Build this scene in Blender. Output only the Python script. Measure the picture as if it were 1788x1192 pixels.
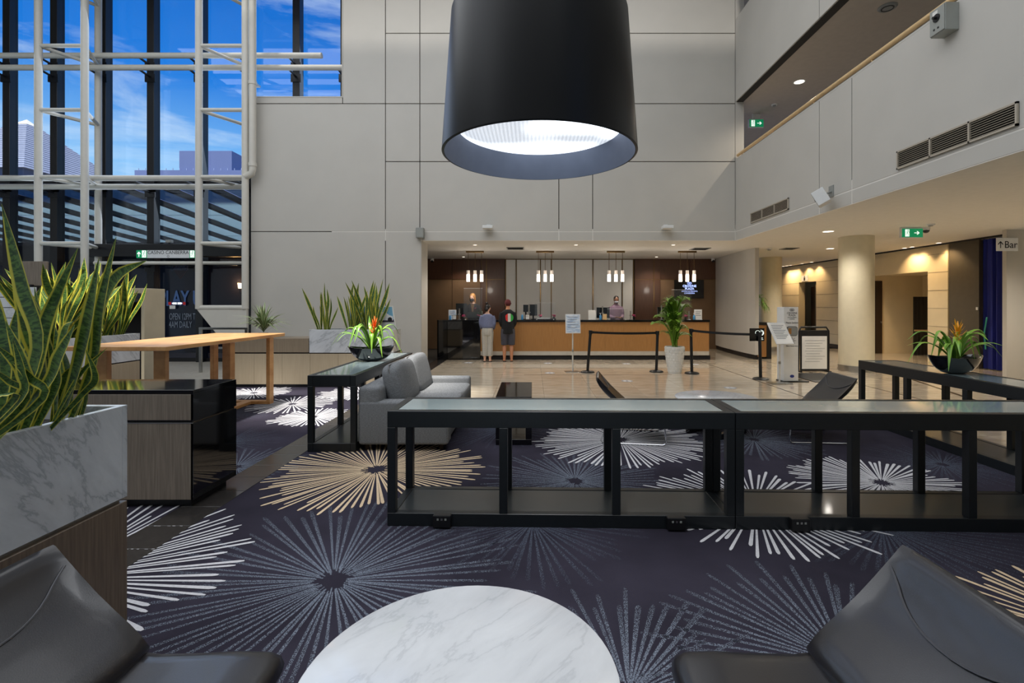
import bpy, bmesh, math, random
from mathutils import Vector, Matrix
R = math.radians
for o in list(bpy.data.objects): bpy.data.objects.remove(o)
SC = bpy.context.scene
COL = SC.collection
# ------------------------------------------------------------------ camera, sky, sun, daylight, exposure
EYE, FPX, PPX, PPY = 1.62, 850.0, 930.0, 531.0        # eye height, focal length and principal point (1788 x 1192)
cd = bpy.data.cameras.new('camera'); cam = bpy.data.objects.new('camera', cd); COL.objects.link(cam)
cam.location = (0, 0, EYE); cam.rotation_euler = (R(90), 0, 0)
cd.sensor_width = 36; cd.lens = FPX/1788*36; cd.clip_start = .05; cd.clip_end = 600
cd.shift_x = (894-PPX)/1788; cd.shift_y = (PPY-596)/1788
SC.camera = cam
SC.view_settings.view_transform = 'Standard'; SC.view_settings.look = 'None'
SC.view_settings.gamma = 1; SC.view_settings.use_curve_mapping = False
SC.view_settings.exposure = 0.3
SC.cycles.max_bounces = 8; SC.cycles.diffuse_bounces = 4; SC.cycles.glossy_bounces = 3; SC.cycles.transmission_bounces = 4; SC.cycles.transparent_max_bounces = 14; SC.cycles.caustics_reflective = False; SC.cycles.caustics_refractive = False
wd = bpy.data.worlds.new('sky'); SC.world = wd; wd.use_nodes = True
nt = wd.node_tree; N = nt.nodes; L = nt.links
bg = N['Background']; bg.inputs[1].default_value = 1.0
tc = N.new('ShaderNodeTexCoord'); sp = N.new('ShaderNodeSeparateXYZ'); L.new(tc.outputs['Generated'], sp.inputs[0])
rp = N.new('ShaderNodeValToRGB'); L.new(sp.outputs[2], rp.inputs[0])
e = rp.color_ramp.elements
e[0].position = 0.0; e[0].color = (.42, .55, .66, 1); e[1].position = .62; e[1].color = (.004, .085, .42, 1)
k = e.new(.22); k.color = (.20, .48, .84, 1); k = e.new(.36); k.color = (.015, .19, .66, 1)
mp = N.new('ShaderNodeMapping'); mp.inputs['Rotation'].default_value = (0, R(-38), 0); mp.inputs['Scale'].default_value = (1.6, 4, 15)
L.new(tc.outputs['Generated'], mp.inputs[0])
nz = N.new('ShaderNodeTexNoise'); nz.inputs['Scale'].default_value = 1.1; nz.inputs['Detail'].default_value = 7; nz.inputs['Roughness'].default_value = .62; nz.inputs['Distortion'].default_value = .5
L.new(mp.outputs[0], nz.inputs[0])
cr = N.new('ShaderNodeValToRGB'); L.new(nz.outputs[0], cr.inputs[0])
cr.color_ramp.elements[0].position = .53; cr.color_ramp.elements[0].color = (0, 0, 0, 1)
cr.color_ramp.elements[1].position = .86; cr.color_ramp.elements[1].color = (.8, .8, .8, 1)
mx = N.new('ShaderNodeMix'); mx.data_type = 'RGBA'
L.new(cr.outputs[0], mx.inputs[0]); L.new(rp.outputs[0], mx.inputs[6]); mx.inputs[7].default_value = (.72, .82, .9, 1)
L.new(mx.outputs[2], bg.inputs[0])
sd = bpy.data.lights.new('sun', 'SUN'); sd.energy = 6.0; sd.angle = R(4); sd.color = (1, .95, .88)
sun = bpy.data.objects.new('sun', sd); COL.objects.link(sun)
sun.rotation_euler = Vector((.10, .38, -.92)).to_track_quat('-Z', 'Y').to_euler(); sun.location = (0, -6, 20)
def area(name, loc, direction, sx, sy, watts, col):
    d = bpy.data.lights.new(name, 'AREA'); d.shape = 'RECTANGLE'; d.size = sx; d.size_y = sy; d.energy = watts; d.color = col
    o = bpy.data.objects.new(name, d); COL.objects.link(o); o.location = loc
    o.rotation_euler = Vector(direction).to_track_quat('-Z', 'Y').to_euler(); return o
area('roof_daylight_fill', (-4.5, 3.0, 10.6), (0, 0, -1), 16, 15, 1180, (.93, .96, 1))      # added lamp under the opaque bays, in place of daylight through glazing
area('window_daylight', (-10.2, 13.3, 6.5), (.25, -1, -.25), 8, 7, 190, (.72, .84, 1))   # the tall glass wall

# ------------------------------------------------------------------ helpers
def W(x, y, Y): return Vector(((x-PPX)/FPX*Y, Y, EYE-(y-PPY)/FPX*Y))       # measured pixel at a known depth -> metres
def XP(x, Y): return (x-PPX)/FPX*Y
def ZP(y, Y): return EYE-(y-PPY)/FPX*Y
def lin(c):
    f = lambda v: v/12.92 if v <= .04045 else ((v+.055)/1.055)**2.4
    return tuple(f(v/255) for v in c)
MATS = {}
def mat(name, col, rough=.5, metal=0, var=0.0, vscale=8, bump=0.0, bscale=60, stretch=(1, 1, 1), spec=.5, emit=0, coat=0, col2=None, detail=4, objrand=0.0, trans=0, alpha=1, ramp=(.35, .65)):
    if name in MATS: return MATS[name]
    m = bpy.data.materials.new(name); m.use_nodes = True; t = m.node_tree; n = t.nodes; l = t.links
    b = n['Principled BSDF']; c = lin(col)
    b.inputs['Roughness'].default_value = rough; b.inputs['Metallic'].default_value = metal
    b.inputs['Specular IOR Level'].default_value = spec; b.inputs['Coat Weight'].default_value = coat
    b.inputs['Coat Roughness'].default_value = .08
    b.inputs['Transmission Weight'].default_value = trans; b.inputs['Alpha'].default_value = alpha
    b.inputs['Base Color'].default_value = c+(1,)
    co = n.new('ShaderNodeTexCoord'); mp = n.new('ShaderNodeMapping'); mp.inputs['Scale'].default_value = stretch
    l.new(co.outputs['Object'], mp.inputs[0])
    nz = n.new('ShaderNodeTexNoise'); nz.inputs['Scale'].default_value = vscale; nz.inputs['Detail'].default_value = detail
    l.new(mp.outputs[0], nz.inputs[0])
    rp = n.new('ShaderNodeValToRGB'); l.new(nz.outputs[0], rp.inputs[0])
    c2 = lin(col2) if col2 else tuple(min(1, v*(1+max(var, .02))) for v in c)
    c1 = c if col2 else tuple(v*(1-max(var, .02)) for v in c)
    rp.color_ramp.elements[0].position = ramp[0]; rp.color_ramp.elements[1].position = ramp[1]
    rp.color_ramp.elements[0].color = c1+(1,); rp.color_ramp.elements[1].color = c2+(1,)
    out = rp.outputs[0]
    if objrand:
        oi = n.new('ShaderNodeObjectInfo'); hs = n.new('ShaderNodeHueSaturation')
        mr = n.new('ShaderNodeMapRange'); mr.inputs[3].default_value = 1-objrand; mr.inputs[4].default_value = 1+objrand
        l.new(oi.outputs['Random'], mr.inputs[0]); l.new(mr.outputs[0], hs.inputs['Value']); l.new(out, hs.inputs['Color']); out = hs.outputs[0]
    l.new(out, b.inputs['Base Color'])
    if emit:
        l.new(out, b.inputs['Emission Color']); b.inputs['Emission Strength'].default_value = emit
    if bump:
        n2 = n.new('ShaderNodeTexNoise'); n2.inputs['Scale'].default_value = bscale; n2.inputs['Detail'].default_value = 3
        l.new(mp.outputs[0], n2.inputs[0]); bp = n.new('ShaderNodeBump'); bp.inputs['Strength'].default_value = bump; bp.inputs['Distance'].default_value = .01
        l.new(n2.outputs[0], bp.inputs['Height']); l.new(bp.outputs[0], b.inputs['Normal'])
    MATS[name] = m; return m
def marble(name, base, vein, scale=2.2, rot=.6, rough=.22, dist=1.0, st=(1, 3.2, 1), amt=.5):
    m = mat(name, base, rough, var=.05, vscale=3, coat=.25); t = m.node_tree; n = t.nodes; l = t.links; b = n['Principled BSDF']
    mp = [x for x in n if x.type == 'MAPPING'][0]; mp.vector_type = 'TEXTURE'; mp.inputs['Rotation'].default_value = (rot, rot, rot) if not isinstance(rot, tuple) else rot
    mp.inputs['Scale'].default_value = st
    nz = n.new('ShaderNodeTexNoise'); nz.inputs['Scale'].default_value = scale; nz.inputs['Detail'].default_value = 8; nz.inputs['Roughness'].default_value = .62; nz.inputs['Distortion'].default_value = dist
    l.new(mp.outputs[0], nz.inputs[0])
    s = n.new('ShaderNodeMath'); s.operation = 'SUBTRACT'; s.inputs[1].default_value = .5; l.new(nz.outputs[0], s.inputs[0])
    a = n.new('ShaderNodeMath'); a.operation = 'ABSOLUTE'; l.new(s.outputs[0], a.inputs[0])
    r = n.new('ShaderNodeValToRGB'); l.new(a.outputs[0], r.inputs[0])
    r.color_ramp.elements[0].position = 0; r.color_ramp.elements[0].color = (amt, amt, amt, 1)
    r.color_ramp.elements[1].position = .022; r.color_ramp.elements[1].color = (amt*.32, amt*.32, amt*.32, 1)
    k = r.color_ramp.elements.new(.12); k.color = (0, 0, 0, 1)
    src = b.inputs['Base Color'].links[0].from_socket
    mx = n.new('ShaderNodeMix'); mx.data_type = 'RGBA'; l.new(r.outputs[0], mx.inputs[0]); l.new(src, mx.inputs[6]); mx.inputs[7].default_value = lin(vein)+(1,)
    l.new(mx.outputs[2], b.inputs['Base Color']); return m
def thin_glass(name, tint=(1, 1, 1), refl=1.0, haze=None, sub='ShaderNodeBsdfDiffuse'):
    m = bpy.data.materials.new(name); m.use_nodes = True; t = m.node_tree; n = t.nodes; l = t.links
    n.remove(n['Principled BSDF']); out = n['Material Output']
    tr = n.new('ShaderNodeBsdfTransparent'); tr.inputs[0].default_value = tint+(1,)
    gl = n.new('ShaderNodeBsdfGlossy'); gl.inputs['Roughness'].default_value = .02
    lw = n.new('ShaderNodeFresnel'); lw.inputs[0].default_value = 1.5
    ge = n.new('ShaderNodeNewGeometry'); mr = n.new('ShaderNodeMapRange'); mr.inputs[3].default_value = 1.5; mr.inputs[4].default_value = 1/1.5; l.new(ge.outputs['Backfacing'], mr.inputs[0]); l.new(mr.outputs[0], lw.inputs[0])
    mu = n.new('ShaderNodeMath'); mu.operation = 'MULTIPLY'; mu.inputs[1].default_value = refl; l.new(lw.outputs[0], mu.inputs[0])
    mx = n.new('ShaderNodeMixShader'); l.new(mu.outputs[0], mx.inputs[0]); l.new(tr.outputs[0], mx.inputs[1]); l.new(gl.outputs[0], mx.inputs[2])
    last = mx.outputs[0]
    if haze:
        df = n.new(sub); df.inputs[0].default_value = haze[0]+(1,)
        m2 = n.new('ShaderNodeMixShader'); m2.inputs[0].default_value = haze[1]; l.new(last, m2.inputs[1]); l.new(df.outputs[0], m2.inputs[2]); last = m2.outputs[0]
    l.new(last, out.inputs[0]); MATS[name] = m; return m
def uvmat(name, build, rough=.45):
    m = bpy.data.materials.new(name); m.use_nodes = True; t = m.node_tree; b = t.nodes['Principled BSDF']; b.inputs['Roughness'].default_value = rough
    uv = t.nodes.new('ShaderNodeUVMap'); s = t.nodes.new('ShaderNodeSeparateXYZ'); t.links.new(uv.outputs[0], s.inputs[0])
    build(t.nodes, t.links, b, uv, s); MATS[name] = m; return m

def raymat(name, col, th, fall, scale=150):
    m = bpy.data.materials.new(name); m.use_nodes = True; t = m.node_tree; n = t.nodes; l = t.links; b = n['Principled BSDF']
    b.inputs['Base Color'].default_value = lin(col)+(1,); b.inputs['Roughness'].default_value = .98; b.inputs['Specular IOR Level'].default_value = .05
    co = n.new('ShaderNodeTexCoord'); nz = n.new('ShaderNodeTexNoise'); nz.inputs['Scale'].default_value = scale; nz.inputs['Detail'].default_value = 2; l.new(co.outputs['Object'], nz.inputs[0])
    uv = n.new('ShaderNodeUVMap'); s = n.new('ShaderNodeSeparateXYZ'); l.new(uv.outputs[0], s.inputs[0])
    k = n.new('ShaderNodeMath'); k.operation = 'MULTIPLY_ADD'; k.inputs[1].default_value = -fall; l.new(s.outputs[1], k.inputs[0]); l.new(nz.outputs[0], k.inputs[2])
    mr = n.new('ShaderNodeMapRange'); mr.inputs[1].default_value = th; mr.inputs[2].default_value = th+.06; l.new(k.outputs[0], mr.inputs[0]); l.new(mr.outputs[0], b.inputs['Alpha'])
    MATS[name] = m; return m

class MB:
    def __init__(s): s.v = []; s.f = []; s.uv = None
    def add(s, vs, fs, M=None, uv=None):
        k = len(s.v)
        s.v += [M @ Vector(p) if M else Vector(p) for p in vs]
        s.f += [tuple(i+k for i in f) for f in fs]
        if uv is not None:
            if s.uv is None: s.uv = [(0, 0)]*k
            s.uv += uv
        elif s.uv is not None: s.uv += [(0, 0)]*len(vs)
        return s
    def box(s, x0, x1, y0, y1, z0, z1, M=None):
        return s.add([(x0,y0,z0),(x1,y0,z0),(x1,y1,z0),(x0,y1,z0),(x0,y0,z1),(x1,y0,z1),(x1,y1,z1),(x0,y1,z1)],
                     [(0,3,2,1),(4,5,6,7),(0,1,5,4),(1,2,6,5),(2,3,7,6),(3,0,4,7)], M)
    def prism(s, pts, axis, a, b, M=None):
        n = len(pts)
        mk = {'x': lambda p, t: (t, p[0], p[1]), 'y': lambda p, t: (p[0], t, p[1]), 'z': lambda p, t: (p[0], p[1], t)}[axis]
        return s.add([mk(p, a) for p in pts]+[mk(p, b) for p in pts], [tuple(range(n))[::-1], tuple(range(n, 2*n))]+[(i, (i+1) % n, n+(i+1) % n, n+i) for i in range(n)], M)
    def loft(s, rings, cap=True, closed=True, M=None, uv=None):
        n = len(rings[0]); vs = [p for r in rings for p in r]; fs = []
        for i in range(len(rings)-1):
            for j in range(n if closed else n-1):
                k = (j+1) % n; fs.append((i*n+j, i*n+k, (i+1)*n+k, (i+1)*n+j))
        if cap and closed:
            fs.append(tuple(range(n))[::-1]); fs.append(tuple(range((len(rings)-1)*n, len(rings)*n)))
        return s.add(vs, fs, M, uv)
    def tube(s, pts, r, n=8, M=None, r2=None, flat=1.0):
        pts = [Vector(p) for p in pts]; rings = []; ref = None
        for i, p in enumerate(pts):
            d = (pts[min(i+1, len(pts)-1)]-pts[max(i-1, 0)]).normalized()
            if ref is None: ref = Vector((0, 0, 1)) if abs(d.z) < .9 else Vector((1, 0, 0))
            a = d.cross(ref).normalized(); b = a.cross(d).normalized(); ref = b
            rr = (r[i] if isinstance(r, (list, tuple)) else (r+(r2-r)*i/(len(pts)-1) if r2 is not None else r))
            rings.append([p+a*rr*math.cos(2*math.pi*j/n)+b*rr*flat*math.sin(2*math.pi*j/n) for j in range(n)])
        return s.loft(rings, M=M)
    def lathe(s, prof, cx=0, cy=0, n=24, M=None, sx=1, sy=1, ring=False):
        if ring: prof = list(prof)+[prof[0]]
        rings = [[(cx+r*sx*math.cos(2*math.pi*j/n), cy+r*sy*math.sin(2*math.pi*j/n), z) for j in range(n)] for r, z in prof]
        return s.loft(rings, cap=not ring, M=M)
    def ball(s, c, rx, ry=None, rz=None, n=12, m=8, M=None):
        ry = ry or rx; rz = rz or rx
        return s.loft([[(c[0]+rx*math.sin(a)*math.cos(2*math.pi*j/n), c[1]+ry*math.sin(a)*math.sin(2*math.pi*j/n), c[2]-rz*math.cos(a)) for j in range(n)] for a in [max(.02, min(math.pi-.02, math.pi*i/m)) for i in range(m+1)]], M=M)
    def pillow(s, c, sx, sy, sz, e=.35, n=20, m=10, M=None):       # superellipsoid cushion
        sg = lambda v, p: math.copysign(abs(v)**p, v)
        rings = []
        for i in range(m+1):
            a = -math.pi/2+math.pi*i/m; ca = max(abs(math.cos(a)), .0)**e+.002; sa = sg(math.sin(a), e)
            rings.append([(c[0]+sx/2*ca*sg(math.cos(t), e), c[1]+sy/2*ca*sg(math.sin(t), e), c[2]+sz/2*sa) for t in [2*math.pi*j/n+.1 for j in range(n)]])
        return s.loft(rings, M=M)
def wloc(o):
    p = Vector((0, 0, 0))
    while o: p += o.location; o = o.parent
    return p
def build(name, mb, m, parent=None, bevel=0, seg=2, smooth=False, local=False, angle=40, loc=None):
    me = bpy.data.meshes.new(name)
    if local: off = Vector((0, 0, 0))
    elif parent: off = wloc(parent)
    else:
        xs = [p.x for p in mb.v]; ys = [p.y for p in mb.v]; off = Vector(((min(xs)+max(xs))/2, (min(ys)+max(ys))/2, min(p.z for p in mb.v)))
    me.from_pydata([tuple(p-off) for p in mb.v], [], mb.f)
    if mb.uv:
        u = me.uv_layers.new(name='UVMap')
        for lp in me.loops: u.data[lp.index].uv = mb.uv[lp.vertex_index]
    if bevel or not mb.uv:
        bm = bmesh.new(); bm.from_mesh(me)
        bmesh.ops.recalc_face_normals(bm, faces=bm.faces)
        if bevel:
            ed = [q for q in bm.edges if len(q.link_faces) == 2 and q.calc_face_angle(0) > R(30)]
            bmesh.ops.bevel(bm, geom=ed, offset=bevel, segments=seg, profile=.5, affect='EDGES', clamp_overlap=True)
        bm.to_mesh(me); bm.free()
    if smooth:
        me.polygons.foreach_set('use_smooth', [True]*len(me.polygons))
        try: me.set_sharp_from_angle(angle=R(angle))
        except Exception: pass
    me.materials.append(MATS[m] if isinstance(m, str) else m)
    o = bpy.data.objects.new(name, me); COL.objects.link(o)
    if parent: o.parent = parent
    elif not local: o.location = off
    if loc is not None: o.location = loc
    return o
def tag(o, label, cat=None, group=None, kind=None):
    if label: o['label'] = label
    if cat: o['category'] = cat
    if group: o['group'] = group
    if kind: o['kind'] = kind
    return o
def thing(name, loc, label, cat, group=None, rz=0):
    o = bpy.data.objects.new(name, None); COL.objects.link(o); o.location = loc; o.rotation_euler = (0, 0, rz); o.empty_display_size = .1
    return tag(o, label, cat, group)
def struct(name, mb, m, label=None, **k):
    return tag(build(name, mb, m, **k), label, None, None, 'structure')
def bx(*a): return MB().box(*a)
def boxo(name, dims, m, parent=None, bevel=0, **k): return build(name, bx(*dims), m, parent, bevel=bevel, **k)
def inst(name, src, parent, loc, rot=(0, 0, 0), scale=(1, 1, 1)):          # object sharing mesh data
    o = bpy.data.objects.new(name, src.data if hasattr(src, 'data') else src); COL.objects.link(o)
    o.parent = parent; o.location = loc; o.rotation_euler = rot; o.scale = scale; return o
def copy_tree(o, parent=None):
    c = o.copy(); COL.objects.link(c); c.parent = parent
    for ch in list(o.children): copy_tree(ch, c)
    return c
def text(s, size, loc, m, parent, rot=(R(90), 0, 0), name='lettering', align='CENTER', sx=1.0, bold=0.0, local=False):
    cu = bpy.data.curves.new('t', 'FONT'); cu.body = s; cu.size = size; cu.align_x = align; cu.align_y = 'CENTER'; cu.extrude = .0008; cu.offset = bold; cu.resolution_u = 3
    t = bpy.data.objects.new('t', cu); COL.objects.link(t)
    dg = bpy.context.evaluated_depsgraph_get(); me = bpy.data.meshes.new_from_object(t.evaluated_get(dg))
    bpy.data.objects.remove(t); me.materials.clear(); me.materials.append(MATS[m])
    o = bpy.data.objects.new(name, me); COL.objects.link(o); o.parent = parent
    o.location = Vector(loc)-(Vector((0, 0, 0)) if local or not parent else wloc(parent)); o.rotation_euler = rot; o.scale = (sx, 1, 1); return o
def bez(p0, p1, p2, n):
    return [Vector(p0)*(1-t)**2+Vector(p1)*2*t*(1-t)+Vector(p2)*t*t for t in [i/n for i in range(n+1)]]
# ------------------------------------------------------------------ materials
mat('wall_white', (190, 186, 178), .6, var=.02, vscale=1.5, bump=.03, bscale=200)
mat('wall_core', (52, 49, 45), .9, var=.05)
mat('wall_cream', (216, 200, 166), .6, var=.03, vscale=2)
mat('ceiling_white', (224, 220, 212), .8, var=.02)
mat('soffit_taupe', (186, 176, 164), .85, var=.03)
mat('joint_dark', (52, 48, 44), .9, var=.1)
mat('travertine', (190, 174, 150), .11, var=.10, vscale=2.4, stretch=(1, 2.5, 1), objrand=.06, coat=.3, col2=(214, 200, 178))
mat('grout', (150, 135, 112), .8, var=.1)
mat('inlay_dark', (72, 56, 42), .25, var=.1)
mat('stone_dark', (52, 49, 47), .22, var=.2, vscale=40, objrand=.12, coat=.15)
mat('stone_pale', (176, 170, 158), .35, var=.08, objrand=.05)
mat('carpet', (55, 52, 63), .98, var=.22, vscale=1.3, bump=.6, bscale=420, spec=.05, detail=6)
mat('ray_white', (206, 205, 208), .98, var=.08, vscale=60, bump=.4, bscale=400, spec=.05)
mat('ray_tan', (216, 192, 160), .98, var=.08, vscale=60, bump=.4, bscale=400, spec=.05)
raymat('ray_grey', (116, 123, 136), .385, .16, 210)
raymat('ray_slate', (90, 96, 110), .41, .17, 210)
mat('metal_black', (22, 26, 29), .38, var=.08, vscale=20, spec=.5)
mat('shelf_black', (44, 48, 49), .33, var=.06, vscale=6, coat=.2)
mat('top_glass', (158, 176, 178), .08, var=.04, vscale=2, coat=.7)
mat('chrome', (210, 212, 214), .12, metal=1, var=.02)
mat('steel', (178, 176, 172), .28, metal=1, var=.04, vscale=30)
mat('white_steel', (205, 201, 191), .42, var=.02)
mat('mullion_black', (16, 16, 20), .4, var=.1, vscale=40)
mat('leather', (34, 33, 36), .3, coat=.2, var=.08, vscale=5, bump=.05, bscale=260, spec=.55)
mat('leather_piping', (74, 74, 78), .4, var=.05)
mat('sofa_fabric', (126, 128, 130), .95, var=.26, vscale=55, stretch=(1, 1, 5), bump=.3, bscale=300, spec=.1)
mat('piping', (120, 118, 116), .9, var=.1)
mat('wood_veneer', (132, 117, 97), .42, vscale=9, stretch=(6, 6, .35), col2=(140, 125, 104), bump=.03, bscale=60)
mat('wood_champagne', (164, 149, 124), .42, vscale=9, stretch=(6, 6, .3), col2=(170, 155, 130))
mat('wood_dark', (96, 82, 68), .4, vscale=10, stretch=(8, 8, .35), col2=(116, 100, 84), bump=.04, bscale=60)
mat('wood_grey', (112, 100, 88), .42, vscale=10, stretch=(8, 8, .35), col2=(132, 120, 106))
mat('lacquer_black', (12, 12, 14), .06, var=.1, coat=.4)
mat('oak', (178, 126, 74), .4, vscale=5, stretch=(1.5, .5, 1.5), col2=(204, 154, 98), bump=.03, bscale=50)
mat('oak_front', (152, 106, 56), .4, vscale=10, stretch=(9, 9, .3), col2=(166, 120, 68))
mat('walnut', (74, 46, 32), .35, vscale=10, stretch=(10, 10, .3), col2=(88, 58, 40), coat=.2)
mat('umber_panel', (112, 88, 64), .5, var=.06, vscale=3)
mat('panel_pale', (216, 216, 214), .45, var=.02, vscale=2)
mat('bronze', (118, 96, 66), .3, metal=1, var=.06)
marble('marble_white', (214, 216, 218), (150, 153, 158), 3.0, (0, 0, .7), dist=.5, st=(2.2, .8, 1), amt=.36)
marble('marble_box', (206, 209, 211), (104, 108, 114), 2.6, (-.75, -.75, 0), dist=.45, st=(2.4, 2.4, .55))
mat('soil', (34, 28, 24), .95, var=.3, vscale=30, bump=.6, bscale=40)
mat('pebble', (30, 30, 32), .35, var=.2, vscale=15)
mat('pot_black', (16, 17, 20), .08, var=.1, coat=.8)
mat('pot_white', (222, 220, 214), .5, var=.03)
mat('lamp_shell', (8, 9, 13), .36, spec=.28, var=.15, vscale=120, stretch=(1, 1, 4), bump=.03, bscale=200)
mat('lamp_inside', (124, 132, 150), .5, var=.05)
mat('lamp_glow', (255, 214, 160), .4, emit=5, var=.02)
mat('lamp_glow_white', (255, 236, 214), .4, emit=3.2, var=.02)
mat('frost_tube', (232, 218, 206), .3, var=.03, emit=.25)
mat('plastic_white', (224, 224, 222), .4, var=.02)
mat('plastic_grey', (140, 142, 138), .45, var=.04)
mat('box_grey', (150, 152, 146), .4, var=.04, vscale=6)
mat('plastic_black', (14, 14, 16), .4, var=.1)
mat('screen_black', (8, 9, 12), .15, var=.1, coat=.4)
mat('slot_dark', (20, 17, 15), .8, var=.1)
mat('vent_slat', (176, 166, 150), .5, var=.04)
mat('rail_wood', (206, 172, 122), .4, vscale=8, stretch=(6, 1, 6), col2=(220, 188, 140))
mat('sign_green', (10, 132, 84), .4, emit=.55, var=.04)
mat('sign_white', (235, 245, 238), .4, emit=.8, var=.02)
mat('sign_grey', (222, 224, 226), .4, var=.03)
mat('ink', (26, 26, 30), .6, var=.1)
mat('ink_grey', (120, 122, 126), .6, var=.1)
mat('ink_blue', (66, 96, 146), .6, emit=.06, var=.1)
mat('ink_slate', (108, 118, 132), .6, emit=.08, var=.1)
mat('screen_logo', (170, 190, 255), .5, emit=1.2, var=.05)
mat('logo_blue', (40, 56, 132), .4, var=.05)
mat('paper', (226, 224, 218), .6, var=.03, vscale=4)
mat('paper_blue', (168, 188, 212), .3, vscale=9, col2=(228, 234, 240), stretch=(1, 1, 3), detail=5)
mat('photo_sky', (120, 176, 206), .5, var=.12, vscale=5)
mat('photo_car', (236, 238, 240), .4, var=.03)
mat('photo_road', (70, 62, 80), .5, var=.1)
mat('bottle_blue', (70, 140, 190), .15, var=.1, coat=.5)
mat('flower_magenta', (180, 30, 90), .5, var=.2)
mat('flower_orange', (240, 110, 40), .5, var=.15, vscale=20)
mat('flower_yellow', (250, 176, 44), .5, var=.15, vscale=20)
mat('curtain_blue', (10, 28, 120), .7, var=.2, vscale=3, stretch=(1, 8, .5))
mat('teal_paint', (40, 140, 120), .5, var=.1)
mat('panel_umber_dark', (80, 72, 58), .55, var=.05)
mat('door_brown', (48, 34, 22), .45, var=.1, vscale=8, stretch=(6, 6, .4))
mat('dim_room_navy', (26, 28, 44), .5, var=.2, vscale=.8)  # dimness of the rooms beyond the doors is put into this colour
mat('dim_room_brown', (44, 34, 38), .6, var=.15, vscale=.8)  # brown darkened in the colour for the same dim interior
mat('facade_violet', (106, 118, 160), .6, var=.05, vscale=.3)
mat('facade_dark', (70, 76, 104), .6, var=.05, vscale=.3)  # darker blue-grey for walls of the outside buildings
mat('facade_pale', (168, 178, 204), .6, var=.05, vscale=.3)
mat('roof_slate', (132, 140, 160), .6, var=.06)
mat('roof_tip', (226, 222, 214), .6, var=.03)
mat('canopy_beam', (22, 22, 28), .5, var=.1)
mat('outdoor_ground', (150, 146, 140), .9, var=.1, vscale=.4)
mat('skin_light', (222, 176, 150), .55, var=.05, vscale=12)
mat('skin_tan', (186, 128, 94), .55, var=.05, vscale=12)
mat('skin_brown', (116, 78, 58), .55, var=.05, vscale=12)
mat('hair_dark', (26, 20, 18), .5, var=.2, vscale=50, stretch=(4, 4, .5))
mat('hair_blond', (176, 124, 66), .5, var=.2, vscale=50, stretch=(4, 4, .5))
mat('beanie', (84, 26, 30), .9, var=.2, vscale=80, bump=.4, bscale=150)
mat('knit_slate', (108, 114, 142), .9, var=.12, vscale=50, bump=.3, bscale=140)
mat('tee_black', (16, 16, 18), .9, var=.1)
mat('shorts_grey', (66, 66, 74), .9, var=.1)
mat('shirt_mauve', (128, 104, 122), .8, var=.12, vscale=60)
mat('blazer_dark', (30, 28, 32), .85, var=.1)
mat('mask_dark', (24, 26, 36), .8, var=.1)
mat('mask_grey', (150, 150, 156), .8, var=.1)
mat('print_red', (206, 40, 36), .7, var=.08)
mat('print_white', (214, 208, 198), .7, var=.06)
mat('print_green', (40, 160, 62), .7, var=.08)
thin_glass('window_glass', (.96, .985, 1), 1.0)
thin_glass('door_glass', (.55, .62, .78), 1.0)
thin_glass('acrylic', (.97, .97, .97), .7, ((.6, .6, .6), .02))
thin_glass('canopy_glass', (.36, .45, .5), 1.0, ((.36, .45, .48), .5), 'ShaderNodeBsdfTranslucent')
def _stripe(n, l, b, uv, s): pass
m = mat('trousers_stripe', (214, 208, 194), .9, var=.04)
_n, _l = m.node_tree.nodes, m.node_tree.links; _co = [q for q in _n if q.type == 'TEX_COORD'][0]; _s = _n.new('ShaderNodeSeparateXYZ'); _l.new(_co.outputs['Object'], _s.inputs[0])
_a = _n.new('ShaderNodeMath'); _a.operation = 'MULTIPLY'; _a.inputs[1].default_value = 210; _l.new(_s.outputs[0], _a.inputs[0])
_b = _n.new('ShaderNodeMath'); _b.operation = 'SINE'; _l.new(_a.outputs[0], _b.inputs[0])
_c = _n.new('ShaderNodeMath'); _c.operation = 'GREATER_THAN'; _c.inputs[1].default_value = .45; _l.new(_b.outputs[0], _c.inputs[0])
_x = _n.new('ShaderNodeMix'); _x.data_type = 'RGBA'; _p = _n['Principled BSDF']; _src = _p.inputs['Base Color'].links[0].from_socket
_l.new(_c.outputs[0], _x.inputs[0]); _l.new(_src, _x.inputs[6]); _x.inputs[7].default_value = lin((74, 74, 84))+(1,); _l.new(_x.outputs[2], _p.inputs['Base Color'])
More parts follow.
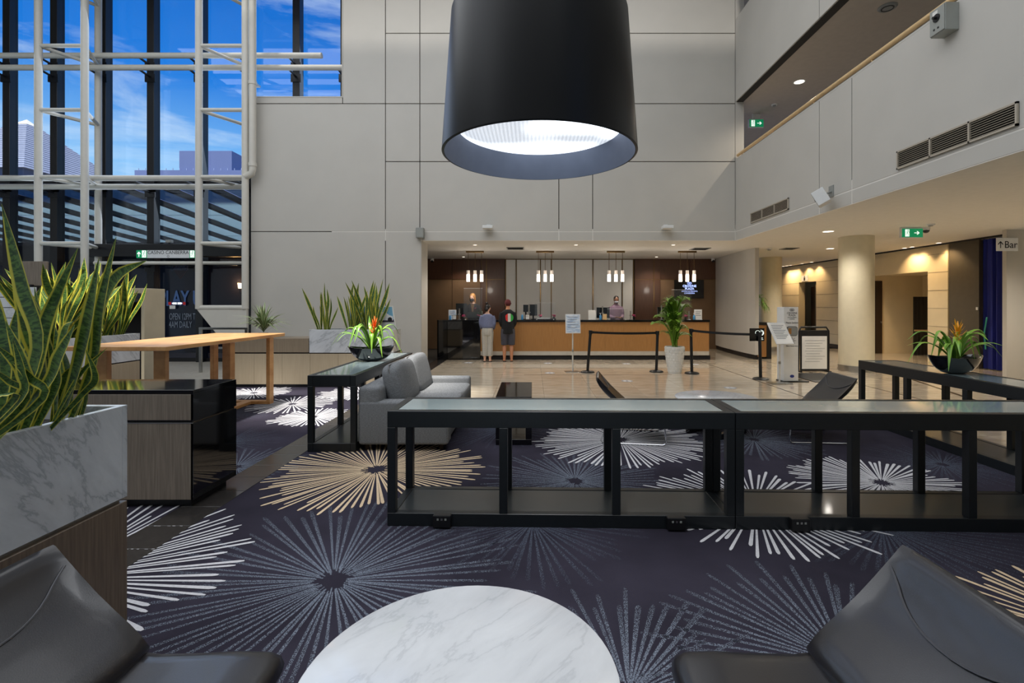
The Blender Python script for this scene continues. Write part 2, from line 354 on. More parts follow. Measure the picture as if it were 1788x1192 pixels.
def leafmat(name, dark, lite, edge, margin=.34, bands=16, rough=.4):
    def f(n, l, b, uv, s):
        d = n.new('ShaderNodeMath'); d.operation = 'SUBTRACT'; d.inputs[1].default_value = .5; l.new(s.outputs[0], d.inputs[0])
        a = n.new('ShaderNodeMath'); a.operation = 'ABSOLUTE'; l.new(d.outputs[0], a.inputs[0])
        g = n.new('ShaderNodeMapRange'); g.inputs[1].default_value = margin-.03; g.inputs[2].default_value = margin+.03; l.new(a.outputs[0], g.inputs[0])
        oi = n.new('ShaderNodeObjectInfo')
        mp = n.new('ShaderNodeMapping'); mp.inputs['Scale'].default_value = (2.2, bands, 1); l.new(uv.outputs[0], mp.inputs[0])
        cb = n.new('ShaderNodeCombineXYZ'); ml = n.new('ShaderNodeMath'); ml.operation = 'MULTIPLY'; ml.inputs[1].default_value = 50; l.new(oi.outputs['Random'], ml.inputs[0]); l.new(ml.outputs[0], cb.inputs[2]); l.new(cb.outputs[0], mp.inputs['Location'])
        nz = n.new('ShaderNodeTexNoise'); nz.inputs['Scale'].default_value = 1; nz.inputs['Detail'].default_value = 3; nz.inputs['Distortion'].default_value = .6; l.new(mp.outputs[0], nz.inputs[0])
        rp = n.new('ShaderNodeValToRGB'); l.new(nz.outputs[0], rp.inputs[0]); rp.color_ramp.elements[0].position = .42; rp.color_ramp.elements[1].position = .58
        rp.color_ramp.elements[0].color = lin(dark)+(1,); rp.color_ramp.elements[1].color = lin(lite)+(1,)
        mx = n.new('ShaderNodeMix'); mx.data_type = 'RGBA'; l.new(g.outputs[0], mx.inputs[0]); l.new(rp.outputs[0], mx.inputs[6]); mx.inputs[7].default_value = lin(edge)+(1,)
        l.new(mx.outputs[2], b.inputs['Base Color'])
    return uvmat(name, f, rough)
leafmat('leaf_snake', (40, 70, 28), (88, 120, 52), (206, 196, 70), .36, 70)
leafmat('leaf_strap', (76, 128, 38), (142, 186, 66), (160, 200, 84), .42, 3, .35)
leafmat('leaf_palm', (74, 122, 30), (146, 184, 60), (140, 176, 60), .45, 2, .45)
leafmat('leaf_dracaena', (58, 86, 48), (92, 122, 66), (206, 212, 160), .3, 2, .45)
thin_glass('sun_dimming_glass', (.58, .58, .58), 1.0)  # grey tint weakens the sun passing the roof slot
mat('plinth_steel', (205, 200, 190), .3, metal=.5, var=.04)
m = mat('lamp_lens', (240, 244, 250), .4, var=.02); _n, _l = m.node_tree.nodes, m.node_tree.links; _p = _n['Principled BSDF']; _co = [q for q in _n if q.type == 'TEX_COORD'][0]
_w = _n.new('ShaderNodeTexWave'); _w.inputs['Scale'].default_value = 14; _w.bands_direction = 'X'; _l.new(_co.outputs['Object'], _w.inputs[0]); _w2 = _n.new('ShaderNodeTexWave'); _w2.inputs['Scale'].default_value = 14; _w2.bands_direction = 'Y'; _l.new(_co.outputs['Object'], _w2.inputs[0])
_nz = _n.new('ShaderNodeTexNoise'); _nz.inputs['Scale'].default_value = 3.6; _nz.inputs['Detail'].default_value = 0; _l.new(_co.outputs['Object'], _nz.inputs[0]); _g = _n.new('ShaderNodeMapRange'); _g.inputs[1].default_value = .42; _g.inputs[2].default_value = .6; _g.inputs[3].default_value = .5; _g.inputs[4].default_value = 1.5; _l.new(_nz.outputs[0], _g.inputs[0])
_m = _n.new('ShaderNodeMath'); _m.operation = 'MULTIPLY'; _l.new(_w.outputs['Fac'], _m.inputs[0]); _l.new(_w2.outputs['Fac'], _m.inputs[1]); _a = _n.new('ShaderNodeMath'); _a.operation = 'MULTIPLY_ADD'; _a.inputs[1].default_value = .35; _l.new(_m.outputs[0], _a.inputs[0]); _l.new(_g.outputs[0], _a.inputs[2])
_p.inputs['Emission Color'].default_value = (.86, .92, 1, 1); _l.new(_a.outputs[0], _p.inputs['Emission Strength'])
mat('black_mirror', (10, 10, 12), .03, var=.1, spec=1.0, coat=1.0)
mat('champagne_metal', (186, 175, 150), .4, var=.05, vscale=3)
# ------------------------------------------------------------------ the setting: floor
CEIL, BACK, GX = 3.265, 12.6, 5.25
rnd = random.Random(7)
fl = struct('floor', bx(-2.5, 13, -3, 18, -.08, -.02), 'grout', 'polished beige travertine floor of square slabs')
tile = MB().box(-.4485, .4485, -.4485, .4485, -.02, 0)
tsrc = None
for i in range(18):
    for j in range(23):
        x = -2.045+.9*i; y = -2.55+.9*j
        if y > 17.9 or x > 12.8: continue
        if y < 8.15 and x < 4.95: continue
        if y < 1.5: continue
        if tsrc is None:
            tsrc = build('floor_tile', tile, 'travertine', fl, bevel=.002, seg=1, local=True, loc=Vector((x, y, 0))-wloc(fl))
        else: inst('floor_tile', tsrc, fl, Vector((x, y, 0))-wloc(fl))
for d in [(4.735, 4.765, 8.2, 14.3), (-.2, 3.2, 11.17, 11.2), (-2.0, 3.4, 12.35, 12.38), (6.6, 6.63, 8.2, 14)]:
    boxo('inlay', (d[0], d[1], d[2], d[3], -.001, .0012), 'inlay_dark', fl)
il = MB().prism([(8.3, 11.0), (8.36, 11.0), (7.5, 8.2), (7.42, 8.2)], 'z', -.001, .0012); build('inlay', il, 'inlay_dark', fl)
cp = struct('floor_carpet', MB().prism([(-13, -3), (5.0, -3), (5.0, 7.69), (-2.49, 7.69), (-2.49, 9.75), (-13, 9.75)], 'z', -.05, 0), 'carpet', 'dark navy carpet woven with starburst motifs')
def burst(cx, cy, rad, n, m, r0=.09, w=.0255, jit=.24, seed=1, z=.0022):
    g = random.Random(seed); b = MB()
    for i in range(n):
        a = 2*math.pi*(i+g.uniform(-.28, .28))/n; r1 = rad*(1-jit*g.random()); q = rad*r0*g.uniform(.8, 1.6)
        ww = w*g.uniform(.8, 1.15); w0 = ww*.28
        d = Vector((math.cos(a), math.sin(a), 0)); s = Vector((-d.y, d.x, 0)); c = Vector((cx, cy, z+.0004*(i % 3)))
        pts = [c+d*q-s*w0/2, c+d*r1*.97-s*ww/2, c+d*r1+-s*ww*.25, c+d*r1+s*ww*.25, c+d*r1*.97+s*ww/2, c+d*q+s*w0/2]
        b.add(pts, [(0, 1, 2, 3, 4, 5)], None, [(0, .08), (0, .97), (0, 1), (1, 1), (1, .97), (1, .08)])
    return build('starburst_motif', b, m, cp)
for k, q in enumerate([(-1.53, 4.765, 1.08, 74, 'ray_tan'), (-2.89, 2.86, 1.12, 74, 'ray_white'), (1.04, 5.83, 1.1, 78, 'ray_white'), (1.80, 3.93, .92, 60, 'ray_white'),
        (3.17, 4.42, .78, 64, 'ray_white'), (2.95, 2.2, .85, 60, 'ray_tan'), (-3.9, 7.9, .72, 40, 'ray_white'), (-3.15, 8.9, .8, 60, 'ray_white'), (-3.15, 7.0, .62, 50, 'ray_white'), (-5.1, 8.9, .7, 50, 'ray_white'), (-4.4, 4.3, .9, 60, 'ray_white'), (-5.6, 6.4, .8, 60, 'ray_white')]):
    burst(q[0], q[1], q[2], int(q[3]*1.22), q[4], seed=k+3)
for k, q in enumerate([(-1.166, 2.857, 1.22, 66, 'ray_grey'), (.39, 4.47, .95, 60, 'ray_grey'), (2.65, 5.83, .85, 54, 'ray_grey'), (4.14, 4.92, .72, 50, 'ray_slate'), (.40, 2.02, .78, 54, 'ray_grey'),
        (1.42, 2.18, .98, 54, 'ray_grey'), (.0, 3.62, .9, 54, 'ray_slate'), (2.55, 3.55, .98, 64, 'ray_slate'), (-2.95, 4.85, .72, 44, 'ray_grey'), (-.4, 6.3, .9, 54, 'ray_slate'), (-3.6, 5.7, .7, 48, 'ray_slate'), (-4.6, 7.2, .8, 48, 'ray_slate')]):
    burst(q[0], q[1], q[2], int(q[3]*1.1), q[4], r0=.07, w=.029, jit=.3, seed=k+40, z=.001)
st = struct('floor_walkway', bx(-2.815, -2.49, .2, 17.6, -.06, -.003), 'joint_dark', 'strip of dark polished stone tiles between the carpets')
t0 = None
for i in range(52):
    y = .37+.335*i
    p = Vector((-2.6525, y, 0))-wloc(st)
    if t0 is None: t0 = build('floor_tile', MB().box(-.16, .16, -.165, .165, -.02, .004), 'stone_dark', st, bevel=.0015, seg=1, local=True, loc=p)
    else: inst('floor_tile', t0, st, p)
st2 = struct('floor_lobby', bx(-13, -2.815, 9.75, 18, -.06, -.012), 'joint_dark', 'pale stone floor behind the wood credenza')
t1 = None
for i in range(17):
    for j in range(14):
        x = -12.7+.6*i; y = 10.05+.6*j
        if y > BACK-.2 and x > -7.5: continue
        p = Vector((x, y, 0))-wloc(st2)
        if t1 is None: t1 = build('floor_tile', MB().box(-.296, .296, -.296, .296, -.03, 0), 'stone_pale', st2, bevel=.002, seg=1, local=True, loc=p)
        else: inst('floor_tile', t1, st2, p)
struct('ground', bx(-90, 60, 18.2, 160, -.3, -.1), 'outdoor_ground', 'paved ground outside the glass wall')
# ------------------------------------------------------------------ back wall with raised panels
wb = MB().box(-7.3, -2.89, BACK+.03, BACK+.75, 0, 6.97).box(-4.92, -2.89, BACK+.03, BACK+.75, 6.97, 11).box(-2.89, 5.25, BACK+.03, BACK+.4, CEIL+.02, 11)
wall = struct('wall_back', wb, 'wall_core', 'tall off-white panelled wall above the reception opening')
def panel(x0, x1, z0, z1, parent=None, m='wall_white'):
    g = .010; boxo('panel', (x0+g, x1-g, BACK, BACK+.035, z0+g, z1-g), m, parent or wall, bevel=.003, seg=1)
A = [-7.3, -4.92, -3.81, -2.92, .68, 1.556, 5.25]
for z in [(0, 3.5), (3.5, 6.81)]: panel(A[0], A[2], *z)
panel(A[0], A[1], 6.81, 6.975); panel(A[1], A[2], 6.81, 11)
panel(A[2], -2.885, 0, 3.5)
for z in [(3.5, 5.31), (5.31, 6.81), (6.81, 8.63), (8.63, 11)]:
    panel(A[2], A[3], *z)
    if z[0] == 3.5:
        for i in (3, 4, 5): panel(A[i], A[i+1], *z)
    else: panel(A[3], A[6], *z)
for a, b in [(-2.885, A[4]), (A[4], A[5]), (A[5], A[6])]: panel(a, b, CEIL, 3.5)
boxo('end_panel', (-2.9, -2.88, BACK+.01, BACK+.75, 0.12, CEIL), 'wall_white', wall)
boxo('end_panel', (-4.94, -4.915, BACK+.0, BACK+.75, 6.97, 11), 'wall_white', wall)
boxo('top_cap', (-7.3, -4.94, BACK, BACK+.75, 6.97, 7.0), 'wall_white', wall)
boxo('baseboard', (-7.25, -2.87, BACK-.012, BACK+.76, 0, .1), 'mullion_black', wall)
# ------------------------------------------------------------------ reception recess
RB = 17.7
wr = struct('wall_reception', bx(-5.2, 7.0, RB, RB+.2, 0, CEIL), 'wall_core', 'back wall of the reception with pale panels and walnut sides')
def rpanel(xa, xb, za, zb, m, proud=.03, name='panel'):
    boxo(name, (XP(xa, RB), XP(xb, RB), RB-proud, RB+.01, za, zb), m, wr, bevel=.003, seg=1)
ZS = 2.515
rpanel(690, 744, 0, CEIL, 'walnut')
for a, b in [(744.3, 789.3), (789.9, 839)]:
    rpanel(a, b, ZS+.01, CEIL, 'walnut', .06); rpanel(a, b, 0, ZS-.01, 'umber_panel', .05)
    rpanel(a, b, ZS-.012, ZS+.012, 'bronze', .055, 'metal_strip')
for a, b in [(839.5, 849), (850.5, 881.5)]:
    rpanel(a, b, ZS+.01, CEIL, 'walnut', .09); rpanel(a, b, 0, ZS-.01, 'walnut', .09); rpanel(a, b, ZS-.012, ZS+.012, 'bronze', .085, 'metal_strip')
rpanel(849, 850.5, 0, CEIL, 'bronze', .095, 'metal_strip')
SX = [883, 901.5, 943.5, 962.5, 1003.5, 1035, 1086, 1105.5]
for i in range(7): rpanel(SX[i]+.9, SX[i+1]-.9, 0, CEIL-.03, 'panel_pale', .05)
for x in SX: rpanel(x-.8, x+.8, 0, CEIL-.03, 'bronze', .075, 'metal_strip')
rpanel(882, 1107, CEIL-.03, CEIL, 'bronze', .04, 'metal_strip')
for a, b in [(1107.5, 1140), (1141.5, 1152)]:
    rpanel(a, b, ZS+.01, CEIL, 'walnut', .09); rpanel(a, b, 0, ZS-.01, 'walnut', .09); rpanel(a, b, ZS-.012, ZS+.012, 'bronze', .085, 'metal_strip')
rpanel(1140, 1141.5, 0, CEIL, 'bronze', .095, 'metal_strip')
for a, b in [(1152.5, 1203), (1203.6, 1250)]:
    rpanel(a, b, ZS+.01, CEIL, 'walnut', .05); rpanel(a, b, 0, ZS-.01, 'umber_panel', .04); rpanel(a, b, ZS-.012, ZS+.012, 'bronze', .045, 'metal_strip')
tag(struct('floor_platform', bx(-2.55, 5.1, 15.05, 17.6, -.02, .16), 'stone_dark', 'raised dark staff floor behind the reception desk'), None)
# curved wall on the right of the desk
cw = MB(); pts = [(6.64, 17.7), (6.55, 16.9), (6.50, 16.1), (6.47, 15.3), (6.465, 14.7), (6.49, 14.2)]
poly = pts+[(p[0]+.11, p[1]) for p in pts[::-1]]
cw.prism(poly, 'z', .14, CEIL)
wc = struct('wall_curved', cw, 'wall_white', 'gently curved off-white wall at the right of the reception desk')
build('baseboard', MB().prism([(p[0]+.03, p[1]+(.03 if p[1] < 14.5 else 0)) for p in pts]+[(p[0]+.09, p[1]+(.03 if p[1] < 14.5 else 0)) for p in pts[::-1]], 'z', 0, .14), 'mullion_black', wc)
# low ceiling: over the reception and under the right-hand balcony
struct('ceiling', MB().box(-5.2, 5.253, BACK+.004, 18, CEIL-.001, CEIL+.3), 'ceiling_white', 'low white ceiling over the reception desk')
struct('ceiling_gallery', bx(GX+.004, 14, -3, 23, CEIL-.001, CEIL+.4), 'ceiling_white', 'white underside of the gallery floor on the right')
# ------------------------------------------------------------------ right-hand gallery fronts

wg = struct('wall_right', MB().box(GX+.03, GX+.2, -3, BACK, CEIL+.02, 5.34).box(GX+.03, GX+.2, -3, BACK, 6.85, 9.0), 'wall_core', 'off-white panelled gallery fronts running along the right side')
def gpanel(y0, y1, z0, z1):
    g = .010; boxo('panel', (GX, GX+.035, y0+g, y1-g, z0+g, z1-g), 'wall_white', wg, bevel=.003, seg=1)
for y in [(8.92, 12.595), (8.01, 8.92), (3.0, 8.01), (-3, 3.0)]:
    gpanel(y[0], y[1], CEIL, 3.5); gpanel(y[0], y[1], 3.5, 5.35)
for y in [(8.92, 12.595), (3.0, 8.92), (-3, 3.0)]: gpanel(y[0], y[1], 6.85, 9.0)
boxo('coping', (GX, GX+.2, -3, BACK, 5.34, 5.37), 'wall_white', wg)
boxo('pillar', (GX+.0, GX+.22, BACK, BACK+.25, CEIL, 11), 'wall_white', wg)
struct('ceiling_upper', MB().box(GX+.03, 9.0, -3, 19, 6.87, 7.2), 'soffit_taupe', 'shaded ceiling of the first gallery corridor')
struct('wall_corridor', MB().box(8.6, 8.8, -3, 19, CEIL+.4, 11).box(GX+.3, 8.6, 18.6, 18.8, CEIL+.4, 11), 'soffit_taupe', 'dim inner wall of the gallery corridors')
# roof of the atrium: unseen, its opaque bays and gaps shaped to place sun patches; walls behind the camera
rf = MB()
for d in [(-18, -8.7, -9, 13.9), (-8.7, -2.2, -9, 1.9), (-8.7, -2.2, 4.9, 11.4), (-2.2, 9.2, -9, 11.4)]: rf.box(d[0], d[1], d[2], d[3], 11, 11.2)
rf.box(GX-.1, 9.2, 11.4, 19, 11, 11.2); rf.box(-8.7, GX, 13.0, 13.9, 11, 11.2)
ca = struct('ceiling_atrium', rf, 'wall_white', 'unseen high atrium roof with openings shaped for sun patches')
boxo('sun_dimming_pane', (-8.7, GX-.1, 11.4, 13.0, 11.08, 11.1), 'sun_dimming_glass', ca)  # added unseen pane, dims the sun strip on the upper back wall
struct('wall_rear', bx(-18, 9.2, -9.2, -9, -.1, 11), 'wall_white', 'wall behind the camera')
struct('wall_left', bx(-18.2, -18, -9, 13.4, -.1, 11), 'wall_white', 'side wall of the atrium on the left')
struct('wall_far_right', MB().box(14, 14.2, -3, 23, -.1, CEIL+.4).box(5.3, 14, -3.2, -3, -.1, CEIL+.4).box(6.8, 14, 23, 23.2, -.1, CEIL+.4), 'wall_cream', 'cream wall at the far right side')
# ------------------------------------------------------------------ cream wall with openings on the right side of the lobby
CX = 11.2
wl = MB()
def Yx(x): return CX*FPX/(x-PPX)
segs = [(23.0, Yx(1395)), (Yx(1425), Yx(1521)), (Yx(1620), Yx(1655))]
for a, b in segs: wl.box(CX, CX+.25, b, a, 0, CEIL)
wl.box(CX, CX+.25, Yx(1425), Yx(1395), ZP(492, Yx(1410)), CEIL); wl.box(CX, CX+.25, Yx(1620), Yx(1521), 2.55, CEIL)
wcr = struct('wall_lobby', wl, 'wall_cream', 'cream plank-lined wall lit by warm downlights at the right')
for i in range(6):      # horizontal plank joints
    z = .5+.5*i
    for a, b in segs: boxo('joint', (CX-.004, CX+.01, b, a, z, z+.012), 'grout', wcr)
boxo('baseboard', (CX-.02, CX, Yx(1521), Yx(1425), 0, .14), 'door_brown', wcr); boxo('baseboard', (CX-.02, CX, Yx(1395), 23, 0, .14), 'door_brown', wcr)
boxo('shadow_gap', (CX-.16, CX-.04, 11.2, 23, CEIL-.03, CEIL+.0), 'slot_dark', wcr)
struct('wall_alcove', MB().box(12.9, 13.1, 13, 21, 0, 2.7).box(CX+.25, 12.9, Yx(1521), Yx(1521)+.15, 0, 2.7).box(CX+.25, 12.9, Yx(1620)-.15, Yx(1620), 0, 2.7).box(CX+.25, 12.9, 13.5, 16.3, 2.56, 2.7), 'wall_cream', 'cream inner walls of the alcove at the right')
dr = struct('door_1', bx(CX+.0, CX+.33, Yx(1521)-.06, Yx(1521)-.005, 0, 2.39), 'door_brown', 'dark brown door inside the cream alcove', bevel=.005)
boxo('door_handle', (CX+.26, CX+.29, Yx(1521)-.1, Yx(1521)-.06, 1.0, 1.06), 'steel', dr)
d2 = struct('door_2', bx(CX+.5, CX+.56, Yx(1425), Yx(1395), 0, 2.35), 'door_brown', 'dark doorway under the washroom sign', bevel=.005)
boxo('door_frame', (CX+.02, CX+.5, Yx(1425)-.0, Yx(1425)+.1, 0, 2.4), 'panel_umber_dark', d2)
boxo('door_handle', (CX+.45, CX+.5, Yx(1412), Yx(1412)+.1, 1.0, 1.06), 'steel', d2)
struct('wall_umber', bx(CX+.02, CX+.25, Yx(1708), Yx(1656), 0, CEIL), 'panel_umber_dark', 'dark umber wall panel behind the right-hand plant')
struct('wall_pier', bx(10.42, 11.6, 10.7, 10.8, 0, CEIL), 'wall_white', 'off-white pier under the bar sign')
# ------------------------------------------------------------------ glass wall
GY = 13.8
ww = struct('window_1', MB().box(-18, -4.7, GY-.06, GY+.06, 5.0, 5.14).box(-18, -4.7, GY-.1, GY+.1, 10.9, 11).box(-18, -4.7, GY-.06, GY+.06, 2.72, 2.80).box(-18, -7.2, GY-.05, GY+.05, 0, .1), 'mullion_black', 'tall black-framed glass wall looking out at the blue sky')
MX = [-17.46, -16.1, -14.74, -13.41, -12.05, -10.70, -9.33, -7.96, -6.62, -5.28]
for i, x in enumerate(MX):
    boxo('mullion', (x-.1, x+.1, GY-.18, GY+.06, 0 if x < -7.5 else 6.5, 10.95), 'mullion_black', ww, bevel=.006, seg=1)
for i in range(len(MX)-1):
    for za, zb in ((.1, 2.72), (2.8, 5.0), (5.14, 10.9)):
        if MX[i] > -8.5 and za < 5: continue
        boxo('pane', (MX[i]+.1, MX[i+1]-.1, GY-.006, GY+.006, za, zb), 'door_glass' if za < 1 else 'window_glass', ww)
# sign band over the entrance and box coloured dark for the dim interior beyond the doors
lb = struct('trim_1', bx(-12.3, -7.35, GY-.5, GY-.2, 2.93, 3.27), 'mullion_black', 'black band carrying the casino sign above the doors', bevel=.01)
struct('wall_beyond', MB().box(-24, -4, 20.5, 20.7, -.1, 3.3).box(-24, -23.8, 14.2, 20.5, -.1, 3.3), 'dim_room_navy', 'dark rooms beyond the entrance doors')
struct('wall_beyond_lit', bx(-11.6, -9.2, 16.2, 16.35, -.1, 3.2), 'dim_room_brown', 'dim brown wall with a sconce beyond the glass')
struct('ceiling_beyond', bx(-24, -4, 14.0, 20.7, 3.3, 3.4), 'dim_room_navy', 'dark ceiling beyond the entrance doors')
struct('floor_beyond', bx(-24, -7.2, 14.0, 20.7, -.1, -.02), 'dim_room_navy', 'dark floor beyond the entrance doors')
# ------------------------------------------------------------------ white steel trusses and pipes in front of the glass
TF, TB = 12.4, 13.45
def truss(xl, xr, xb, label, zl, zr, zb, foot):
    t = thing('truss_column', ((xl+xr)/2, TF, 0), label, 'truss', 'white tubular truss columns')
    for x, y, z0 in ((xl, TF, zl), (xr, TF, zr), (xb, TB, zb)):
        build('chord', MB().tube([(x, y, z0), (x, y, 11)], .082, 14), 'white_steel', t, smooth=True)
    for z in (9.85, 8.2, 6.565, 4.86, 3.17):
        build('rung', MB().tube([(xl, TF, z), (xr, TF, z)], .05, 10), 'white_steel', t, smooth=True)
        for x in (xl, xr):
            if z > zb: build('rung', MB().tube([(x, TF, z), (xb, TB, z)], .045, 10), 'white_steel', t, smooth=True)
    if foot:
        build('rung', MB().tube([(xl, TF, 1.53), (xr, TF, 1.53)], .07, 10), 'white_steel', t, smooth=True)
        build('bracket', MB().prism([(xl-.06, 1.53), (xr+.06, 1.53), (xr+.06, 0), (xr-.12, 0), (xr-.12, .8), (xl+.55, .8), (xl+.45, .9)], 'y', TF-.05, TF+.05), 'white_steel', t, bevel=.01)
    else:
        for x, y, z0 in ((xl, TF, zl), (xr, TF, zr), (xb, TB, zb)):
            boxo('foot', (x-.1, x+.1, y-.1, y+.1, 0, max(z0, .05)), 'white_steel', t)
    return t
truss(-12.59, -11.41, -12.0, 'white tubular truss column nearer the left edge of the glass wall', .02, .02, .02, False)
truss(-8.5, -7.32, -7.93, 'white tubular truss column with a tapered bracket beside the panelled wall', 1.5, 1.5, 2.9, True)
for i, (y0, Y, xa, xb, lab) in enumerate([(97, 13.2, -18, XP(562, 13.2), 'upper of the two white pipes crossing high on the glass'), (118, 13.2, -18, -4.9, 'lower of the two white pipes crossing high on the glass'),
        (311, 12.9, -18, XP(432, 12.9), 'upper of the two white pipes at mid height of the glass'), (326, 13.2, -18, XP(425, 13.2), 'lower of the two white pipes at mid height of the glass'), (459, 13.1, XP(165, 13.1), XP(428, 13.1), 'thin white pipe just under the casino sign')]):
    z = ZP(y0, Y); r = .075 if i < 4 else .045
    p = thing('steel_pipe', ((xa+xb)/2, Y, z), lab, 'pipe', 'white pipes across the glass wall')
    build('pipe_run', MB().tube([(xa, Y, z), (xb, Y, z)], r, 14), 'white_steel', p, smooth=True)
    for x in MX:
        if xa < x < xb: build('fixing', MB().tube([(x, Y, z-.03), (x, GY-.17, z-.06)], .03, 8).box(x-.14, x+.14, GY-.2, GY-.16, z-.2, z+.02), 'mullion_black', p)
dp = thing('downpipe', (-7.12, 12.38, 4.6), 'beige downpipe running down beside the panelled wall', 'pipe')
build('pipe_run', MB().tube([(-7.12, 12.38, 11), (-7.12, 12.38, 5.05), (-7.14, 12.38, 4.95), (-7.3, 12.38, 4.86)], .085, 16), 'white_steel', dp, smooth=True)
for z in (7.2, 5.12, 9.4): build('collar', MB().tube([(-7.12, 12.38, z), (-7.12, 12.38, z+.09)], .098, 16), 'white_steel', dp, smooth=True)
boxo('pipe_clip', (-7.2, -7.04, 12.4, 12.6, 7.22, 7.27), 'steel', dp)
# ------------------------------------------------------------------ what stands outside the glass
def pyramid(cx, cy, zt, half, zb, n, name, label):
    t = thing(name, (cx, cy, 0), label, 'building')
    for i in range(n):
        f0 = .1+.9*i/n; f1 = .1+.9*(i+1)/n
        z0 = zt-(zt-zb)*f1; z1 = zt-(zt-zb)*f0; a, b = half*f1, half*f0*1.0
        build('roof_course', MB().loft([[(cx+s*a, cy+q*a, z0) for s, q in ((-1, -1), (1, -1), (1, 1), (-1, 1))], [(cx+s*(b-.05), cy+q*(b-.05), z1) for s, q in ((-1, -1), (1, -1), (1, 1), (-1, 1))]]), 'roof_slate', t)
    a = half*.1; build('roof_tip', MB().loft([[(cx+s*a, cy+q*a, zt-(zt-zb)*.1) for s, q in ((-1, -1), (1, -1), (1, 1), (-1, 1))], [(cx+s*.02, cy+q*.02, zt) for s, q in ((-1, -1), (1, -1), (1, 1), (-1, 1))]]), 'roof_tip', t)
    boxo('wall', (cx-half+.3, cx+half-.3, cy-half+.3, cy+half-.3, -.1, zb), 'facade_dark', t)
pyramid(XP(47, 44), 44, ZP(209, 44), 6.2, ZP(325, 44), 22, 'pyramid_building', 'grey building with a stepped pyramid roof and white tip')
pyramid(XP(162, 60), 60, ZP(297, 60), 2.2, ZP(325, 60), 5, 'pyramid_pavilion', 'small white-tipped pyramid roof far behind the truss')
tb = thing('tower_block', (-27, 44, 0), 'blue-grey flat-roofed block on the horizon beside the second truss', 'building')
boxo('wall', (XP(235, 40), XP(470, 40), 40, 46, -.1, ZP(297, 40)), 'facade_violet', tb); boxo('penthouse', (XP(310, 40), XP(402, 40), 40.2, 44, ZP(297, 40), ZP(262, 40)), 'facade_violet', tb)
for x in range(240, 430, 12): boxo('roof_post', (XP(x, 40)-.02, XP(x, 40)+.02, 40.1, 40.14, ZP(297, 40), ZP(293, 40)), 'facade_pale', tb)
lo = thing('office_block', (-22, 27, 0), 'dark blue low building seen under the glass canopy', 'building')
boxo('wall', (-46, -6, 27, 30, -.1, 6.3), 'facade_dark', lo); boxo('roof_edge', (-46, -6, 26.8, 30.2, 6.3, 6.5), 'facade_pale', lo)
pn = None
for i in range(14):
    x = -31+1.8*i; p = Vector((x, 27, 4.4))-wloc(lo)
    if pn is None: pn = build('window_pane', MB().box(-.65, .65, -.03, .02, 0, 1.1), 'canopy_glass', lo, local=True, loc=p)
    else: inst('window_pane', pn, lo, p)
cn = thing('glass_canopy', (-16, 18.5, 4.4), 'sloping glass canopy on dark beams outside the window', 'canopy')
bm0 = gp0 = None
for i in range(17):
    x = -28.6+1.36*i; p0, p1 = Vector((x, 14.5, 5.02)), Vector((x, 25, 4.2))
    build('beam', MB().add([(x-.09, 14.5, 5.02), (x+.09, 14.5, 5.02), (x+.09, 14.5, 5.16), (x-.09, 14.5, 5.16), (x-.09, 25, 4.22), (x+.09, 25, 4.22), (x+.09, 25, 4.36), (x-.09, 25, 4.36)], [(0, 1, 2, 3), (4, 7, 6, 5), (0, 4, 5, 1), (1, 5, 6, 2), (2, 6, 7, 3), (3, 7, 4, 0)]), 'canopy_beam', cn)
    for j in range(3):
        ya, yb = 14.5+3.5*j, 18+3.5*j; za = 5.16-.8*(ya-14.5)/10.5; zb = 5.16-.8*(yb-14.5)/10.5
        build('pane', MB().add([(x+.12, ya, za), (x+1.24, ya, za), (x+1.24, yb-.1, zb), (x+.12, yb-.1, zb), (x+.12, ya, za+.02), (x+1.24, ya, za+.02), (x+1.24, yb-.1, zb+.02), (x+.12, yb-.1, zb+.02)], [(0, 3, 2, 1), (4, 5, 6, 7), (0, 1, 5, 4), (1, 2, 6, 5), (2, 3, 7, 6), (3, 0, 4, 7)]), 'canopy_glass', cn)
for x in (-26, -18, -12): build('post', MB().tube([(x, 24.6, -.1), (x, 24.6, 4.3)], .12, 10), 'facade_pale', cn, smooth=True)
